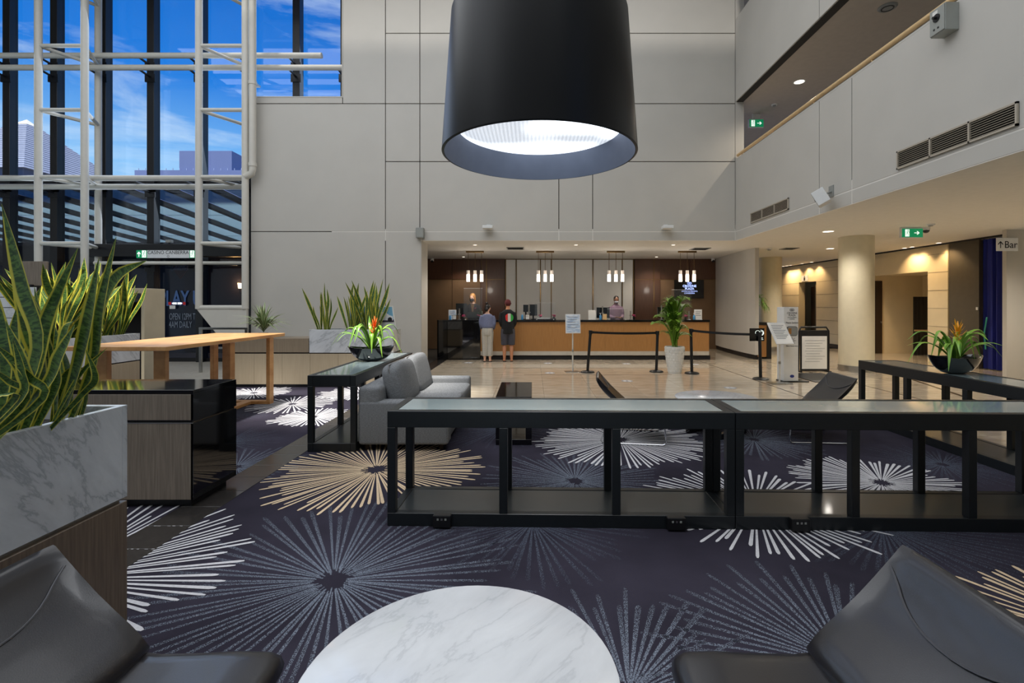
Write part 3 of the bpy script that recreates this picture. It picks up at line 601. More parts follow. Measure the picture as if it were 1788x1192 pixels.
# ------------------------------------------------------------------ black consoles with glass tops
def console(label, loc, rz, sockets=()):
    t = thing('console_table', loc, label, 'console', 'black steel consoles with pale glass tops', rz)
    L2, D2, H = 1.26, .265, .84
    fr = MB()
    for d in [(-L2, L2, -D2, -D2+.06), (-L2, L2, D2-.06, D2), (-L2, -L2+.06, -D2+.06, D2-.06), (L2-.06, L2, -D2+.06, D2-.06)]: fr.box(d[0], d[1], d[2], d[3], H-.12, H)
    fr.box(-L2+.06, L2-.06, -D2+.06, D2-.06, H-.1, H-.03)
    build('top_frame', fr, 'metal_black', t, bevel=.003, seg=1, local=True)
    build('glass_top', MB().box(-L2+.062, L2-.062, -D2+.062, D2-.062, H-.03, H-.002), 'top_glass', t, bevel=.002, seg=1, local=True)
    sh = build('lower_shelf', MB().box(-L2+.062, L2-.062, -D2+.062, D2-.062, .07, .092), 'shelf_black', t, local=True)
    pl = MB()
    for d in [(-L2, L2, -D2, -D2+.06), (-L2, L2, D2-.06, D2), (-L2, -L2+.06, -D2+.06, D2-.06), (L2-.06, L2, -D2+.06, D2-.06)]: pl.box(d[0], d[1], d[2], d[3], 0, .096)
    build('plinth', pl, 'metal_black', t, bevel=.003, seg=1, local=True)
    for i in range(4):
        x = -L2+.03+(2*L2-.06)*i/3
        for y in (-D2+.03, D2-.03): build('leg', MB().box(x-.03, x+.03, y-.03, y+.03, .096, H-.12), 'metal_black', t, bevel=.003, seg=1, local=True)
    for x in sockets:
        s = build('power_box', MB().box(x-.065, x+.065, -D2-.05, -D2, .012, .1), 'plastic_black', t, bevel=.006, local=True)
        for k in (-.028, 0, .028): build('socket', MB().box(x+k-.007, x+k+.007, -D2-.052, -D2-.049, .066, .08), 'steel' if k == 0 else 'plastic_grey', s, local=True)
    return t
RZ = -.0235
def cpos(s):   # along the front edge of the foreground run
    a = Vector((-1.063, 3.558, 0)); d = Vector((math.cos(RZ), math.sin(RZ), 0)); n = Vector((-math.sin(RZ), math.cos(RZ), 0)); return a+d*s+n*.265
console('long black console with glass top in front of the sofa, left of the foreground pair', cpos(1.26), RZ, (-.85, .83))
console('long black console with glass top at the lower right, cut by the picture edge', cpos(3.785), RZ, (-.82,))
console('black console behind the grey sofa carrying the orange bromeliad', (-2.205, 5.337+1.26, 0), R(90))
console('black console at the right carrying the yellow bromeliad bowl', (4.815, 6.8-1.26, 0), R(90))
# ------------------------------------------------------------------ sofa
SB = Vector((-1.43, 6.35, 0)); so = thing('sofa', SB, 'two-seat grey fabric sofa backing onto the left console', 'sofa')
def soft(name, d, r, parent, m='sofa_fabric'): return build(name, bx(*d), m, parent, bevel=r, seg=4, smooth=True, angle=60)
soft('base', (-1.9, -.96, 5.38, 7.32, .07, .30), .02, so)
for y in (5.35, 7.15):
    arm = soft('arm', (-1.92, -.93, y, y+.2, .07, .55), .035, so)
    build('piping', MB().tube([(-.935, y+.02, .09), (-.935, y+.02, .52), (-.95, y+.1, .548), (-.935, y+.18, .52), (-.935, y+.18, .09)], .006, 6), 'piping', arm)
    build('piping', MB().tube([(-1.9, y+.01, .527), (-.95, y+.01, .527)], .006, 6), 'piping', arm)
soft('back_frame', (-1.93, -1.68, 5.36, 7.34, .07, .71), .05, so)
for y in (5.56, 6.355):
    q = build('seat_cushion', MB().pillow((-1.29, y+.395, .385), .78, .785, .19, .22, 28, 12), 'sofa_fabric', so, smooth=True, angle=80)
    Mx = Matrix.Translation((-1.60, y+.395, .68)) @ Matrix.Rotation(R(-14), 4, 'Y')
    q = build('back_cushion', MB().pillow((0, 0, 0), .24, .80, .50, .42, 28, 14, M=Mx), 'sofa_fabric', so, smooth=True, angle=80)
    build('piping', MB().tube([Mx @ Vector(p) for p in [(0, -.385, -.2), (.0, -.39, 0), (0, -.385, .2), (0, -.35, .243), (0, 0, .252), (0, .35, .243), (0, .385, .2), (0, .385, -.2)]], .007, 6), 'piping', q)
for x in (-1.85, -1.02):
    for y in (5.43, 7.22): build('foot', MB().lathe([(.022, 0), (.03, .075)], x, y, 4), 'door_brown', so)
# ------------------------------------------------------------------ lounge chairs
def chair(label, loc, rz):
    t = thing('lounge_chair', loc, label, 'chair', 'black leather lounge chairs on chrome sleds', rz)
    w = .305
    # seat: dished cushion
    n, m = 26, 18; top = []; sec = []
    for i in range(n+1):
        a = 2*math.pi*i/n
    prof = [(.0, .30), (.46, .285), (.505, .30), (.522, .335), (.51, .375), (.47, .398), (.36, .402), (.2, .39), (.06, .385), (-.03, .40), (-.05, .36)]
    rings = []
    for j in range(m+1):
        v = -1+2*j/m; f = 1-abs(v)**14*.14; y = w*math.copysign(abs(v)**.9, v)
        dome = .012*(1-v*v)
        rings.append([(.24+(x-.24)*(1-.05*abs(v)**10), y, .345+(z-.345)*f*(1 if abs(v) < .999 else .75)+(-dome if z > .38 and .02 < x < .4 else 0)) for x, z in prof])
    build('seat', MB().loft(rings), 'leather', t, smooth=True, local=True, angle=70)
    # back: concave sling with thick soft edges
    fr = [(.035, .405), (.012, .44), (-.03, .472), (-.11, .528), (-.19, .598), (-.245, .66), (-.285, .715), (-.302, .75)]
    bk = [(-.325, .762), (-.345, .752), (-.345, .72), (-.31, .655), (-.255, .585), (-.18, .515), (-.10, .455), (-.06, .40), (-.05, .36), (.0, .355), (.03, .375)]
    prof = fr+bk; cx = sum(p[0] for p in prof)/len(prof)
    rings = []
    for j in range(m+1):
        v = -1+2*j/m; y = w*math.copysign(abs(v)**.9, v); e = abs(v)**9
        r = []
        for k, (x, z) in enumerate(prof):
            q = prof[len(prof)-1-k] if False else None
            # pull both skins together at the side edges
            kk = min(k, len(fr)-1) if k < len(fr) else None
            bx_, bz_ = (x, z)
            tt = (k/(len(fr)-1)) if k < len(fr) else 1-(k-len(fr))/(len(bk)-1)
            mx_, mz_ = .02-.335*tt**1.0*1.0+(.03*math.sin(math.pi*tt)), .39+.37*tt-(.02*math.sin(math.pi*tt))
            r.append((x+(mx_-x)*e*.6, y, z+(mz_-z)*e*.6))
        rings.append(r)
    b = build('backrest', MB().loft(rings), 'leather', t, smooth=True, local=True, angle=70)
    def fpt(q):
        q = q*(len(fr)-1); i = min(int(q), len(fr)-2); f = q-i; return (fr[i][0]*(1-f)+fr[i+1][0]*f+.003, fr[i][1]*(1-f)+fr[i+1][1]*f+.003)
    sp_ = []
    for j in range(17):
        v = -.94+1.88*j/16; x, z = fpt(.84-.26*(1-v*v)**1.0); ee = abs(v)**9*.6
        sp_.append((x+(-.2-x)*ee*.35, w*math.copysign(abs(v)**.9, v), z-.012*ee))
    build('seam', MB().tube(sp_, .004, 6), 'leather_piping', b, smooth=True, local=True)
    for s in (-1, 1):
        y = s*(w+.012)
        build('sled_leg', MB().tube([(.40, s*(w-.06), .295), (.415, y, .285), (.43, y, .26), (.45, y, .04), (.43, y, .012), (.40, y, .01), (-.24, y, .01), (-.27, y, .012), (-.285, y, .04), (-.14, y, .40), (-.13, s*(w-.06), .425)], .0095, 8), 'chrome', t, smooth=True, local=True)
    for x, z in ((.40, .292), (-.05, .335)): build('cross_bar', MB().tube([(x, -w+.04, z), (x, w-.04, z)], .0095, 8), 'chrome', t, smooth=True, local=True)
    return t
chair('black leather lounge chair in the near left corner beside the planter', (-1.395, 1.435, 0), 0)
chair('black leather lounge chair in the near right corner', (1.005, 1.435, 0), R(180))
chair('black leather lounge chair seen edge-on behind the console, left of the far marble table', (1.12, 5.93, 0), R(-8))
chair('black leather lounge chair right of the far marble table, by the sanitiser stand', (3.46, 5.95, 0), R(176))
# ------------------------------------------------------------------ tables
def round_table(label, c, rz):
    t = thing('marble_table', c, label, 'table', 'round marble coffee tables', rz)
    build('table_top', MB().lathe([(.002, .425), (.46, .425), (.475, .43), (.5, .442), (.5, .447), (.496, .45), (.002, .45)], n=72), 'marble_white', t, smooth=True, local=True)
    fr = MB()
    for y in (-.2, .2): fr.box(-.3, .3, y-.03, y+.03, 0, .07).box(-.3, -.23, y-.03, y+.03, .07, .355).box(.23, .3, y-.03, y+.03, .07, .355).box(-.3, .3, y-.03, y+.03, .355, .425)
    build('base_loop', fr, 'lacquer_black', t, bevel=.002, seg=1, local=True)
    build('base_bar', MB().box(-.03, .03, -.17, .17, .36, .42), 'lacquer_black', t, local=True)
round_table('round white marble coffee table in the foreground', (-.228, 1.53, 0), R(20))
round_table('round white marble coffee table beyond the console', (2.31, 6.13, 0), R(35))
st_ = thing('loop_table', (-.218, 6.13, 0), 'glossy dark brown open-loop side table right of the sofa', 'table')
boxo('table_top', (-.425, -.01, 5.6, 6.66, .49, .555), 'lacquer_black', st_, bevel=.002, seg=1)
boxo('base_slab', (-.425, -.01, 5.6, 6.66, 0, .065), 'lacquer_black', st_, bevel=.002, seg=1)
for x in (-.425, -.08): boxo('side_panel', (x, x+.07, 5.6, 6.66, .065, .49), 'lacquer_black', st_, bevel=.002, seg=1)
ht = thing('high_table', (-4.77, 6.9, 0), 'long oak bar-height table behind the dark cabinet', 'table')
boxo('table_top', (-5.36, -4.18, 5.56, 8.22, 1.085, 1.135), 'oak', ht, bevel=.006)
for x, y, a, b in ((-5.2, 5.9, .07, .035), (-4.5, 5.9, .07, .035), (-4.62, 7.4, .06, .06), (-4.29, 7.95, .03, .06), (-5.2, 7.95, .03, .06)):
    boxo('leg', (x-a, x+a, y-b, y+b, .05, 1.085), 'oak', ht, bevel=.004, seg=1)
for d in ((-5.26, -4.26, 7.89, 8.01), (-5.27, -4.43, 5.84, 5.96), (-4.71, -4.56, 5.96, 7.89)): boxo('foot_rail', d+(0, .05), 'oak', ht, bevel=.004, seg=1)
# ------------------------------------------------------------------ cabinets and marble planters
cb = thing('dark_cabinet', (-3.45, 4.12, 0), 'dark two-tier cabinet with black lacquer top and side beside the near planter', 'cabinet')
XA, XB, YA, YB = -4.3, -2.69, 3.86, 4.42
boxo('top_slab', (XA, XB, YA, YB, .915, .94), 'lacquer_black', cb, bevel=.002, seg=1)
boxo('side_panel', (XB-.02, XB, YA, YB, .70, .915), 'lacquer_black', cb); boxo('side_panel', (XB-.02, XB, YA, YB, .07, .675), 'lacquer_black', cb)
boxo('body', (XA, XB-.02, YA+.02, YB, .07, .915), 'lacquer_black', cb)
boxo('front_panel', (XA, XB-.003, YA, YA+.02, .70, .905), 'wood_grey', cb, bevel=.002, seg=1); boxo('front_panel', (XA, XB-.003, YA, YA+.02, .07, .675), 'wood_grey', cb, bevel=.002, seg=1)
boxo('metal_edge', (XA, XB-.003, YA-.002, YA+.01, .675, .682), 'steel', cb); boxo('plinth', (XA+.05, XB-.06, YA+.06, YB-.05, 0, .07), 'mullion_black', cb)
def planter(name, label, x0, x1, y0, y1, mb_, mw, zs=1.06):
    t = thing(name, ((x0+x1)/2, (y0+y1)/2, 0), label, 'planter', 'marble planters on wood bases')
    w = .03; z0, z1 = .675, 1.125
    bxm = MB().box(x0, x1, y0, y0+w, z0, z1).box(x0, x1, y1-w, y1, z0, z1).box(x0, x0+w, y0+w, y1-w, z0, z1).box(x1-w, x1, y0+w, y1-w, z0, z1)
    build('marble_box', bxm, mb_, t, bevel=.002, seg=1)
    boxo('soil', (x0+w, x1-w, y0+w, y1-w, z0, zs), 'soil', t)
    return t
p1 = planter('marble_planter', 'large white marble planter in the near left foreground', -2.62, -1.997, .35, 2.4, 'marble_box', 'wood_dark')
boxo('reveal', (-2.6, -2.02, .37, 2.38, .655, .675), 'steel', p1); boxo('wood_base', (-2.62, -1.997, .35, 2.4, .06, .655), 'wood_dark', p1, bevel=.003, seg=1); boxo('plinth', (-2.57, -2.04, .4, 2.35, 0, .06), 'mullion_black', p1)
p2 = planter('marble_planter', 'white marble planter on a pale wood base left of the oak table', -7.3, -6.72, 6.9, 8.33, 'marble_box', 'wood_champagne')
boxo('reveal', (-7.28, -6.74, 6.92, 8.31, .655, .675), 'slot_dark', p2); boxo('wood_base', (-7.3, -6.72, 6.9, 8.33, .06, .655), 'wood_champagne', p2, bevel=.003, seg=1); boxo('plinth', (-7.25, -6.77, 6.95, 8.28, 0, .06), 'mullion_black', p2)
cz = thing('wood_credenza', (-5.15, 9.8, 0), 'long low champagne wood credenza in front of the panelled wall', 'cabinet')
C0, C1 = 9.5, 10.1
boxo('lower_body', (-5.98, -2.70, C0+.012, C1, .06, .655), 'wood_champagne', cz)
for i in range(6): boxo('lower_panel', (-5.98+.546*i+.002, -5.98+.546*(i+1)-.002, C0, C0+.012, .06, .655), 'wood_champagne', cz)
boxo('upper_body', (-5.98, -4.375, C0, C1, .68, .955), 'wood_veneer', cz, bevel=.003, seg=1); boxo('reveal', (-5.96, -2.72, C0+.02, C1-.01, .655, .68), 'slot_dark', cz); boxo('plinth', (-5.98, -2.72, C0+.02, C1-.02, 0, .06), 'mullion_black', cz)
tag(cz, None)
p3 = planter('marble_planter', 'white marble planter set into the credenza by the wall', -4.36, -2.72, C0, C1-.05, 'marble_box', None)
# slatted white counter, screen and champagne portal at the far left
sl = thing('slatted_counter', (-8.8, 8.25, 0), 'white slatted counter behind the plants at the left edge', 'counter')
boxo('core', (-9.6, -8.2, 8.03, 8.5, 0, 1.9), 'slot_dark', sl)
for i in range(11): boxo('slat', (-9.6, -8.19, 8.0, 8.04, .03+.171*i, .19+.171*i), 'marble_white', sl, bevel=.003, seg=1)
gs = thing('grey_screen', (-8.6, 8.25, 1.9), 'grey screen standing on the white slatted counter', 'screen')
boxo('panel', (XP(33, 8.2), XP(80, 8.2), 8.2, 8.25, 1.93, ZP(456, 8.2)), 'wood_grey', gs, bevel=.004, seg=1); boxo('stand', (-8.6, -8.4, 8.15, 8.35, 1.9, 1.95), 'mullion_black', gs)
po = thing('portal_frame', (-7.2, 9.3, 0), 'champagne metal portal frame beside the entrance doors', 'portal')
boxo('upright', (-7.40, -7.34, 9.2, 9.72, 0, ZP(503, 9.2)), 'champagne_metal', po, bevel=.004, seg=1)
boxo('lintel', (-9.0, -7.40, 9.2, 9.72, ZP(512, 9.2), ZP(503, 9.2)), 'champagne_metal', po, bevel=.004, seg=1); boxo('rail', (-9.0, -7.40, 9.3, 9.35, 1.68, 1.73), 'steel', po); boxo('inner_panel', (-9.0, -7.40, 9.68, 9.72, 0, 1.66), 'slot_dark', po)
hr = thing('handrail', (-7.3, 11.57, 0), 'stainless steel handrail below the truss bracket', 'railing')
build('top_rail', MB().box(-7.92, -6.76, 11.54, 11.6, 1.02, 1.07), 'steel', hr, bevel=.006)
for x in (-7.89, -6.8): boxo('post', (x-.03, x+.03, 11.545, 11.595, 0, 1.02), 'steel', hr, bevel=.004, seg=1)
hr2 = thing('handrail', (-7.9, 12.2, 0), 'shorter steel handrail post behind the oak table', 'railing')
boxo('post', (-7.95, -7.89, 12.17, 12.22, 0, .55), 'steel', hr2, bevel=.004, seg=1); boxo('top_rail', (-7.95, -7.45, 12.17, 12.22, .5, .55), 'steel', hr2, bevel=.004, seg=1)
# ------------------------------------------------------------------ big drum pendant lamp
LY, LX, LZ, LR = 2.79, XP(942, 2.79), 2.47, .552
dl = thing('drum_pendant', (LX, LY, LZ), 'huge black drum pendant lamp hanging in the middle', 'lamp')
TZ = 3.25; RT = LR*.905
build('shade', MB().lathe([(LR-.012, LZ), (LR, LZ+.004), (RT, TZ-.01), (RT-.02, TZ), (.015, TZ+.004), (.015, TZ-.02), (RT-.05, TZ-.03), (LR-.03, LZ+.2), (LR-.012, LZ+.004)], LX, LY, 96, ring=True), 'lamp_shell', dl, smooth=True)
build('inner_rim', MB().lathe([(LR-.014, LZ+.001), (LR-.082, LZ+.15), (LR-.075, LZ+.16), (LR-.02, LZ+.02)], LX, LY, 96, ring=True), 'lamp_inside', dl, smooth=True)
ln = build('lens', MB().lathe([(.003, LZ+.115), (.2, LZ+.12), (.36, LZ+.133), (LR-.084, LZ+.15), (LR-.084, LZ+.16), (.003, LZ+.16)], LX, LY, 72), 'lamp_lens', dl, smooth=True)
lb_ = bpy.data.lights.new('drum_light', 'SPOT'); lb_.energy = 60; lb_.spot_size = R(110); lb_.spot_blend = .8; lb_.shadow_soft_size = .3; lb_.color = (.95, .97, 1); lo_ = bpy.data.objects.new('drum_light', lb_); COL.objects.link(lo_); lo_.location = (LX, LY, LZ+.02)
build('cord', MB().tube([(LX, LY, TZ), (LX, LY, 11)], .012, 8), 'plastic_black', dl); build('canopy', MB().lathe([(.07, 10.95), (.07, 11)], LX, LY, 20), 'plastic_black', dl)
# ------------------------------------------------------------------ leaves
def strap(mb, pts, wf, side=None, fold=.15, nu=4):
    pts = [Vector(p) for p in pts]; n = len(pts)-1; vs = []; uv = []
    for i, p in enumerate(pts):
        d = (pts[min(i+1, n)]-pts[max(i-1, 0)]).normalized()
        s = Vector(side) if side is not None else Vector((-d.y, d.x, 0))
        s = (s-d*s.dot(d)); s = s.normalized() if s.length > 1e-4 else Vector((1, 0, 0)); q = d.cross(s)
        w = wf(i/n)
        for j in range(nu+1):
            u = j/nu-.5; vs.append(p+s*w*u+q*w*fold*(.5-2*u*u)); uv.append((j/nu, i/n))
    fs = [(i*(nu+1)+j, i*(nu+1)+j+1, (i+1)*(nu+1)+j+1, (i+1)*(nu+1)+j) for i in range(n) for j in range(nu)]
    return mb.add(vs, fs, None, uv)
def wsnake(w): return lambda t: w*(.42+.58*min(1, t*1.7))*(1 if t < .55 else max(.03, (1-((t-.55)/.45)**2.0)))
def spline(P, n=14):
    P = [Vector(p) for p in P]; out = []
    Q = [2*P[0]-P[1]]+P+[2*P[-1]-P[-2]]
    m = len(P)-1
    for k in range(n+1):
        t = k/n*m; i = min(int(t), m-1); f = t-i; a, b, c, d = Q[i:i+4]
        out.append(.5*((2*b)+(c-a)*f+(2*a-5*b+4*c-d)*f*f+(3*b-a-3*c+d)*f**3))
    return out
def leafobj(parent, pts, w, m='leaf_snake', side=None, fold=.25, name='leaf', wf=None):
    return build(name, strap(MB(), pts, wf or wsnake(w), side, fold), m, parent, smooth=True, angle=180)
# near snake plants: leaves traced at their own distances
NP = [  # plant root X,Y, label, leaves: ([(px,py)...], width px, depth, depth of tip)
 (( -2.22, 2.05), 'variegated snake plant at the right end of the near marble planter', [
   ([(118, 735), (128, 655), (150, 560), (173, 450)], 44, 2.1, 2.0), ([(150, 730), (160, 640), (172, 540), (203, 413)], 32, 2.14, 2.05),
   ([(146, 735), (160, 630), (176, 530), (205, 480), (256, 455)], 38, 2.16, 2.1), ([(112, 735), (135, 660), (187, 607)], 14, 2.05, 2.1), ([(140, 725), (150, 690), (130, 660), (116, 672)], 22, 2.2, 2.15),
   ([(95, 738), (100, 640), (112, 575), (128, 560)], 30, 2.18, 2.25), ([(126, 735), (120, 660), (105, 600)], 26, 2.2, 2.25), ([(108, 735), (104, 640), (92, 560)], 30, 2.25, 2.3),
   ([(88, 742), (98, 700), (112, 660), (126, 640)], 20, 2.2, 2.2), ([(132, 735), (150, 660), (158, 590), (150, 520)], 26, 2.24, 2.28), ([(104, 738), (82, 660), (84, 600), (98, 545)], 28, 2.0, 2.0), ([(120, 735), (142, 690), (166, 660), (150, 610)], 18, 2.02, 1.98)]),
 ((-2.35, 1.85), 'taller variegated snake plant at the left edge of the near planter', [
   ([(84, 745), (62, 620), (36, 500), (3, 356)], 50, 1.85, 1.8), ([(50, 745), (60, 650), (80, 560), (136, 433)], 36, 1.9, 1.95), ([(42, 752), (72, 680), (100, 622), (131, 566)], 38, 1.8, 1.75),
   ([(78, 745), (70, 660), (44, 560), (16, 405)], 40, 1.95, 1.95), ([(92, 742), (86, 660), (62, 560), (28, 470)], 50, 2.0, 2.0), ([(30, 752), (26, 670), (22, 600), (28, 540)], 34, 1.88, 1.9),
   ([(58, 745), (48, 690), (30, 640), (-10, 600)], 26, 1.8, 1.7), ([(12, 752), (8, 660), (-4, 560), (-30, 470)], 40, 1.85, 1.8), ([(66, 748), (44, 700), (14, 665), (-20, 640)], 22, 1.75, 1.65),
   ([(36, 752), (48, 660), (66, 600), (70, 540)], 34, 2.02, 2.1), ([(4, 756), (14, 690), (40, 640), (60, 560)], 34, 1.95, 2.05), ([(72, 745), (90, 690), (96, 650), (84, 590)], 30, 1.98, 2.0),
   ([(20, 752), (40, 700), (38, 640), (10, 560)], 36, 1.78, 1.75), ([(54, 748), (30, 660), (8, 590), (-8, 500)], 34, 1.95, 1.9), ([(24, 750), (58, 690), (72, 600), (60, 500)], 34, 2.1, 2.15), ([(62, 745), (44, 640), (48, 560), (72, 500)], 30, 2.1, 2.2), ([(2, 756), (30, 700), (36, 650), (22, 590)], 30, 1.7, 1.65), ([(46, 750), (22, 700), (4, 690), (-24, 700)], 24, 1.7, 1.6), ([(80, 745), (70, 700), (52, 660), (20, 630)], 24, 1.72, 1.66), ([(14, 754), (-4, 690), (-10, 620), (4, 540)], 36, 2.05, 2.1)])]
for (rx, ry), lab, leaves in NP:
    t = thing('snake_plant', (rx, ry, 1.06), lab, 'plant', 'snake plants in marble planters')
    for pp, wpx, Y0, Y1 in leaves:
        n = len(pp)-1; P = []
        for i, (x, y) in enumerate(pp):
            Y = Y0+(Y1-Y0)*i/n; P.append(W(x, y, Y))
        P[0].x = min(max(P[0].x, -2.56), -2.07); P[0].z = 1.03
        g = random.Random(wpx*7+pp[0][0]); tw = g.uniform(-.35, .35)
        leafobj(t, spline(P), .7*wpx/FPX*Y0, side=(math.cos(tw), math.sin(tw), 0))
# shared leaf shapes for the farther snake plants (unit height)
LP = []
gl = random.Random(11)
for k in range(8):
    b = gl.uniform(-.16, .16); c = gl.uniform(-.1, .1)
    P = spline([(0, 0, 0), (b*.3, c*.3, .35), (b*.9+gl.uniform(-.06, .06), c, .7), (b*1.5, c*1.8, 1)], 10)
    mbk = strap(MB(), P, wsnake(gl.uniform(.085, .115)), (1, 0, 0), .25)
    o = build('leaf_shape', mbk, 'leaf_snake', None, smooth=True, local=True, angle=180); LP.append(o.data); bpy.data.objects.remove(o)
def clump(label, c, n, h, spread, seed, lean=.35, slim=1.0):
    g = random.Random(seed); t = thing('snake_plant', c, label, 'plant', 'snake plants in marble planters')
    for i in range(n):
        a = g.uniform(0, 2*math.pi); r = spread*math.sqrt(g.random()); hh = h*g.uniform(.5, 1.0)
        inst('leaf', g.choice(LP), t, (r*math.cos(a), r*math.sin(a)*.7, 0), (g.uniform(-.12, .12)-lean*.5*math.sin(a)*r/spread, g.uniform(-.1, .1)+lean*math.cos(a)*r/spread, g.uniform(-.9, .9)), (hh*1.05*slim, hh*1.05*slim, hh))
    return t
for i, (px, n, h) in enumerate([(569, 13, 1.02), (619, 18, 1.02), (650, 16, 1.12)]):
    clump('variegated snake plant in the credenza planter, %s from the left' % ('first', 'second', 'third')[i], (XP(px, 9.75), 9.77, 1.045), n, h, .14, 31+i, .16, .72)
for i, (y, n, h) in enumerate([(7.08, 22, 1.35), (7.42, 24, 1.3), (7.76, 22, 1.25), (8.12, 20, 1.15)]):
    clump('sunlit snake plant in the planter left of the oak table, %s from its far end' % ('fourth', 'third', 'second', 'first')[i], (-7.0, y, 1.045), n, h, .16, 51+i, .45)
# bromeliads in black boat-shaped bowls
def boat(t, L=.285, Wd=.18, h=.18):
    prof = [(.004, 0), (.30, 0), (.40, .02), (.55, .10), (.69, .25), (.82, .46), (.92, .70), (1.0, 1.0), (.965, 1.0), (.86, .8), (.7, .66), (.004, .62)]
    rings = []
    for r, z in prof:
        ring = []
        for j in range(40):
            a = 2*math.pi*j/40; c, s = math.cos(a), math.sin(a); ex = abs(c)**3
            ring.append((L*r*c*(1+.12*ex*z), Wd*r*s, h*z*(1+.16*ex*(1 if z > .6 else 0))))
        rings.append(ring)
    b = build('bowl', MB().loft(rings), 'pot_black', t, smooth=True, local=True, angle=50)
    pb = MB(); g = random.Random(5)
    for i in range(46):
        a = g.uniform(0, 6.28); r = math.sqrt(g.random())*.74
        pb.ball((L*r*math.cos(a), Wd*r*math.sin(a), h*.80+.014*g.random()), g.uniform(.012, .022), None, g.uniform(.009, .014), 7, 5)
    o = build('pebbles', pb, 'pebble', b, smooth=True, local=True); o['kind'] = 'stuff'
def bromeliad(label, c, rz, fm, nl, seed, spread):
    t = thing('bromeliad_bowl', c, label, 'potted plant', 'bromeliads in black boat bowls', rz); boat(t)
    g = random.Random(seed)
    for i in range(nl):
        a = 2*math.pi*i/nl+g.uniform(-.3, .3); Lf = spread*g.uniform(.75, 1.1); up = g.uniform(.16, .34)
        if i % 3 == 0: Lf *= .55; up *= 1.1
        d = Vector((math.cos(a), math.sin(a)*.8, 0)); b0 = Vector((0, 0, .15))+d*.02
        drop = g.uniform(.02, .24) if Lf > .2 else -.1
        P = spline([b0, b0+d*Lf*.35+Vector((0, 0, up*.8)), b0+d*Lf*.75+Vector((0, 0, up)), b0+d*Lf*1.05+Vector((0, 0, up-drop*1.2))], 12)
        build('leaf', strap(MB(), P, lambda q: .048*(1-.0*q)*(1 if q < .5 else max(.05, 1-((q-.5)/.5)**2)), None, .3), 'leaf_strap', t, smooth=True, local=True, angle=180)
    fl_ = build('flower_stem', MB().tube([(0, 0, .14), (.02, 0, .32), (.035, 0, .47)], .011, 8), 'leaf_strap', t, local=True)
    for i in range(20):
        a = i*2.4; z = .37+.009*i; r = .10*(1-.034*i)
        P = [(.035*min(1, (z-.14)/.33), 0, min(z, .47)), (.035+r*.6*math.cos(a), r*.6*math.sin(a), z+.03), (.035+r*math.cos(a), r*math.sin(a), z+.075)]
        build('petal', strap(MB(), P, lambda q: .034*(1-q*.85), None, .2), fm, t, smooth=True, local=True, angle=180)
bromeliad('orange-flowered bromeliad in a black bowl on the console behind the sofa', (-2.22, 6.72, .84), R(15), 'flower_orange', 20, 3, .46)
bromeliad('yellow-flowered bromeliad in a black bowl on the right console', (4.79, 5.52, .84), R(8), 'flower_yellow', 23, 8, .46)
# dracaena standing on the credenza
dc = thing('potted_dracaena', (XP(465, 9.9), 9.8, .955), 'small variegated dracaena on the wood credenza', 'plant')
g = random.Random(17)
build('pot', MB().lathe([(.07, 0), (.09, .1), (.082, .1), (.004, .09)], dc.location.x, dc.location.y, 20).v and MB().lathe([(.07, .955), (.09, 1.05), (.082, 1.05), (.004, 1.04)], dc.location.x, dc.location.y, 20), 'pot_black', dc, smooth=True)
for i in range(84):
    a = g.uniform(0, 6.28); el = g.uniform(.05, 1.45); Lf = g.uniform(.42, .64); d = Vector((math.cos(a)*math.cos(el), math.sin(a)*math.cos(el), math.sin(el))); b0 = Vector((0, 0, .1+.1*g.random()))
    P = spline([b0, b0+d*Lf*.5+Vector((0, 0, .06)), b0+d*Lf+Vector((0, 0, -.06*math.cos(el)-.02))], 8)
    build('leaf', strap(MB(), P, lambda q: .036*(.4+q*1.6 if q < .4 else max(.05, 1-((q-.4)/.6)**2)), None, .2), 'leaf_dracaena', dc, smooth=True, local=True, angle=180)
# areca palm in a white woven pot
PC = Vector((XP(1178, 11.5), 11.5, 0)); pm = thing('potted_palm', PC, 'leafy green palm in a white woven-texture pot between the barriers', 'potted plant')
build('pot', MB().lathe([(.004, 0), (.15, 0), (.19, .25), (.215, .45), (.225, .60), (.225, .625), (.19, .625), (.18, .56), (.004, .55)], 0, 0, 40), 'pot_white', pm, smooth=True, local=True)
tk = None
for r_ in range(9):
    z = .03+.066*r_; rad = .15+(.04*z/.25 if z < .25 else .04+.025*(z-.25)/.2 if z < .45 else .065+.01)
    for k in range(16):
        a = 2*math.pi*(k+.5*(r_ % 2))/16; 
        if tk is None: tk = build('pot_weave', MB().box(-.028, .028, -.006, .008, -.026, .026), 'pot_white', pm, bevel=.005, local=True, loc=(rad*math.cos(a), rad*math.sin(a), z+.026)); tk.rotation_euler = (-.1, 0, a-math.pi/2)
        else: inst('pot_weave', tk, pm, (rad*math.cos(a), rad*math.sin(a), z+.026), (-.1, 0, a-math.pi/2), (.9+rad, 1, 1))
build('soil', MB().lathe([(.003, .55), (.185, .55), (.185, .57), (.003, .575)], 0, 0, 24), 'soil', pm, local=True)
g = random.Random(23)
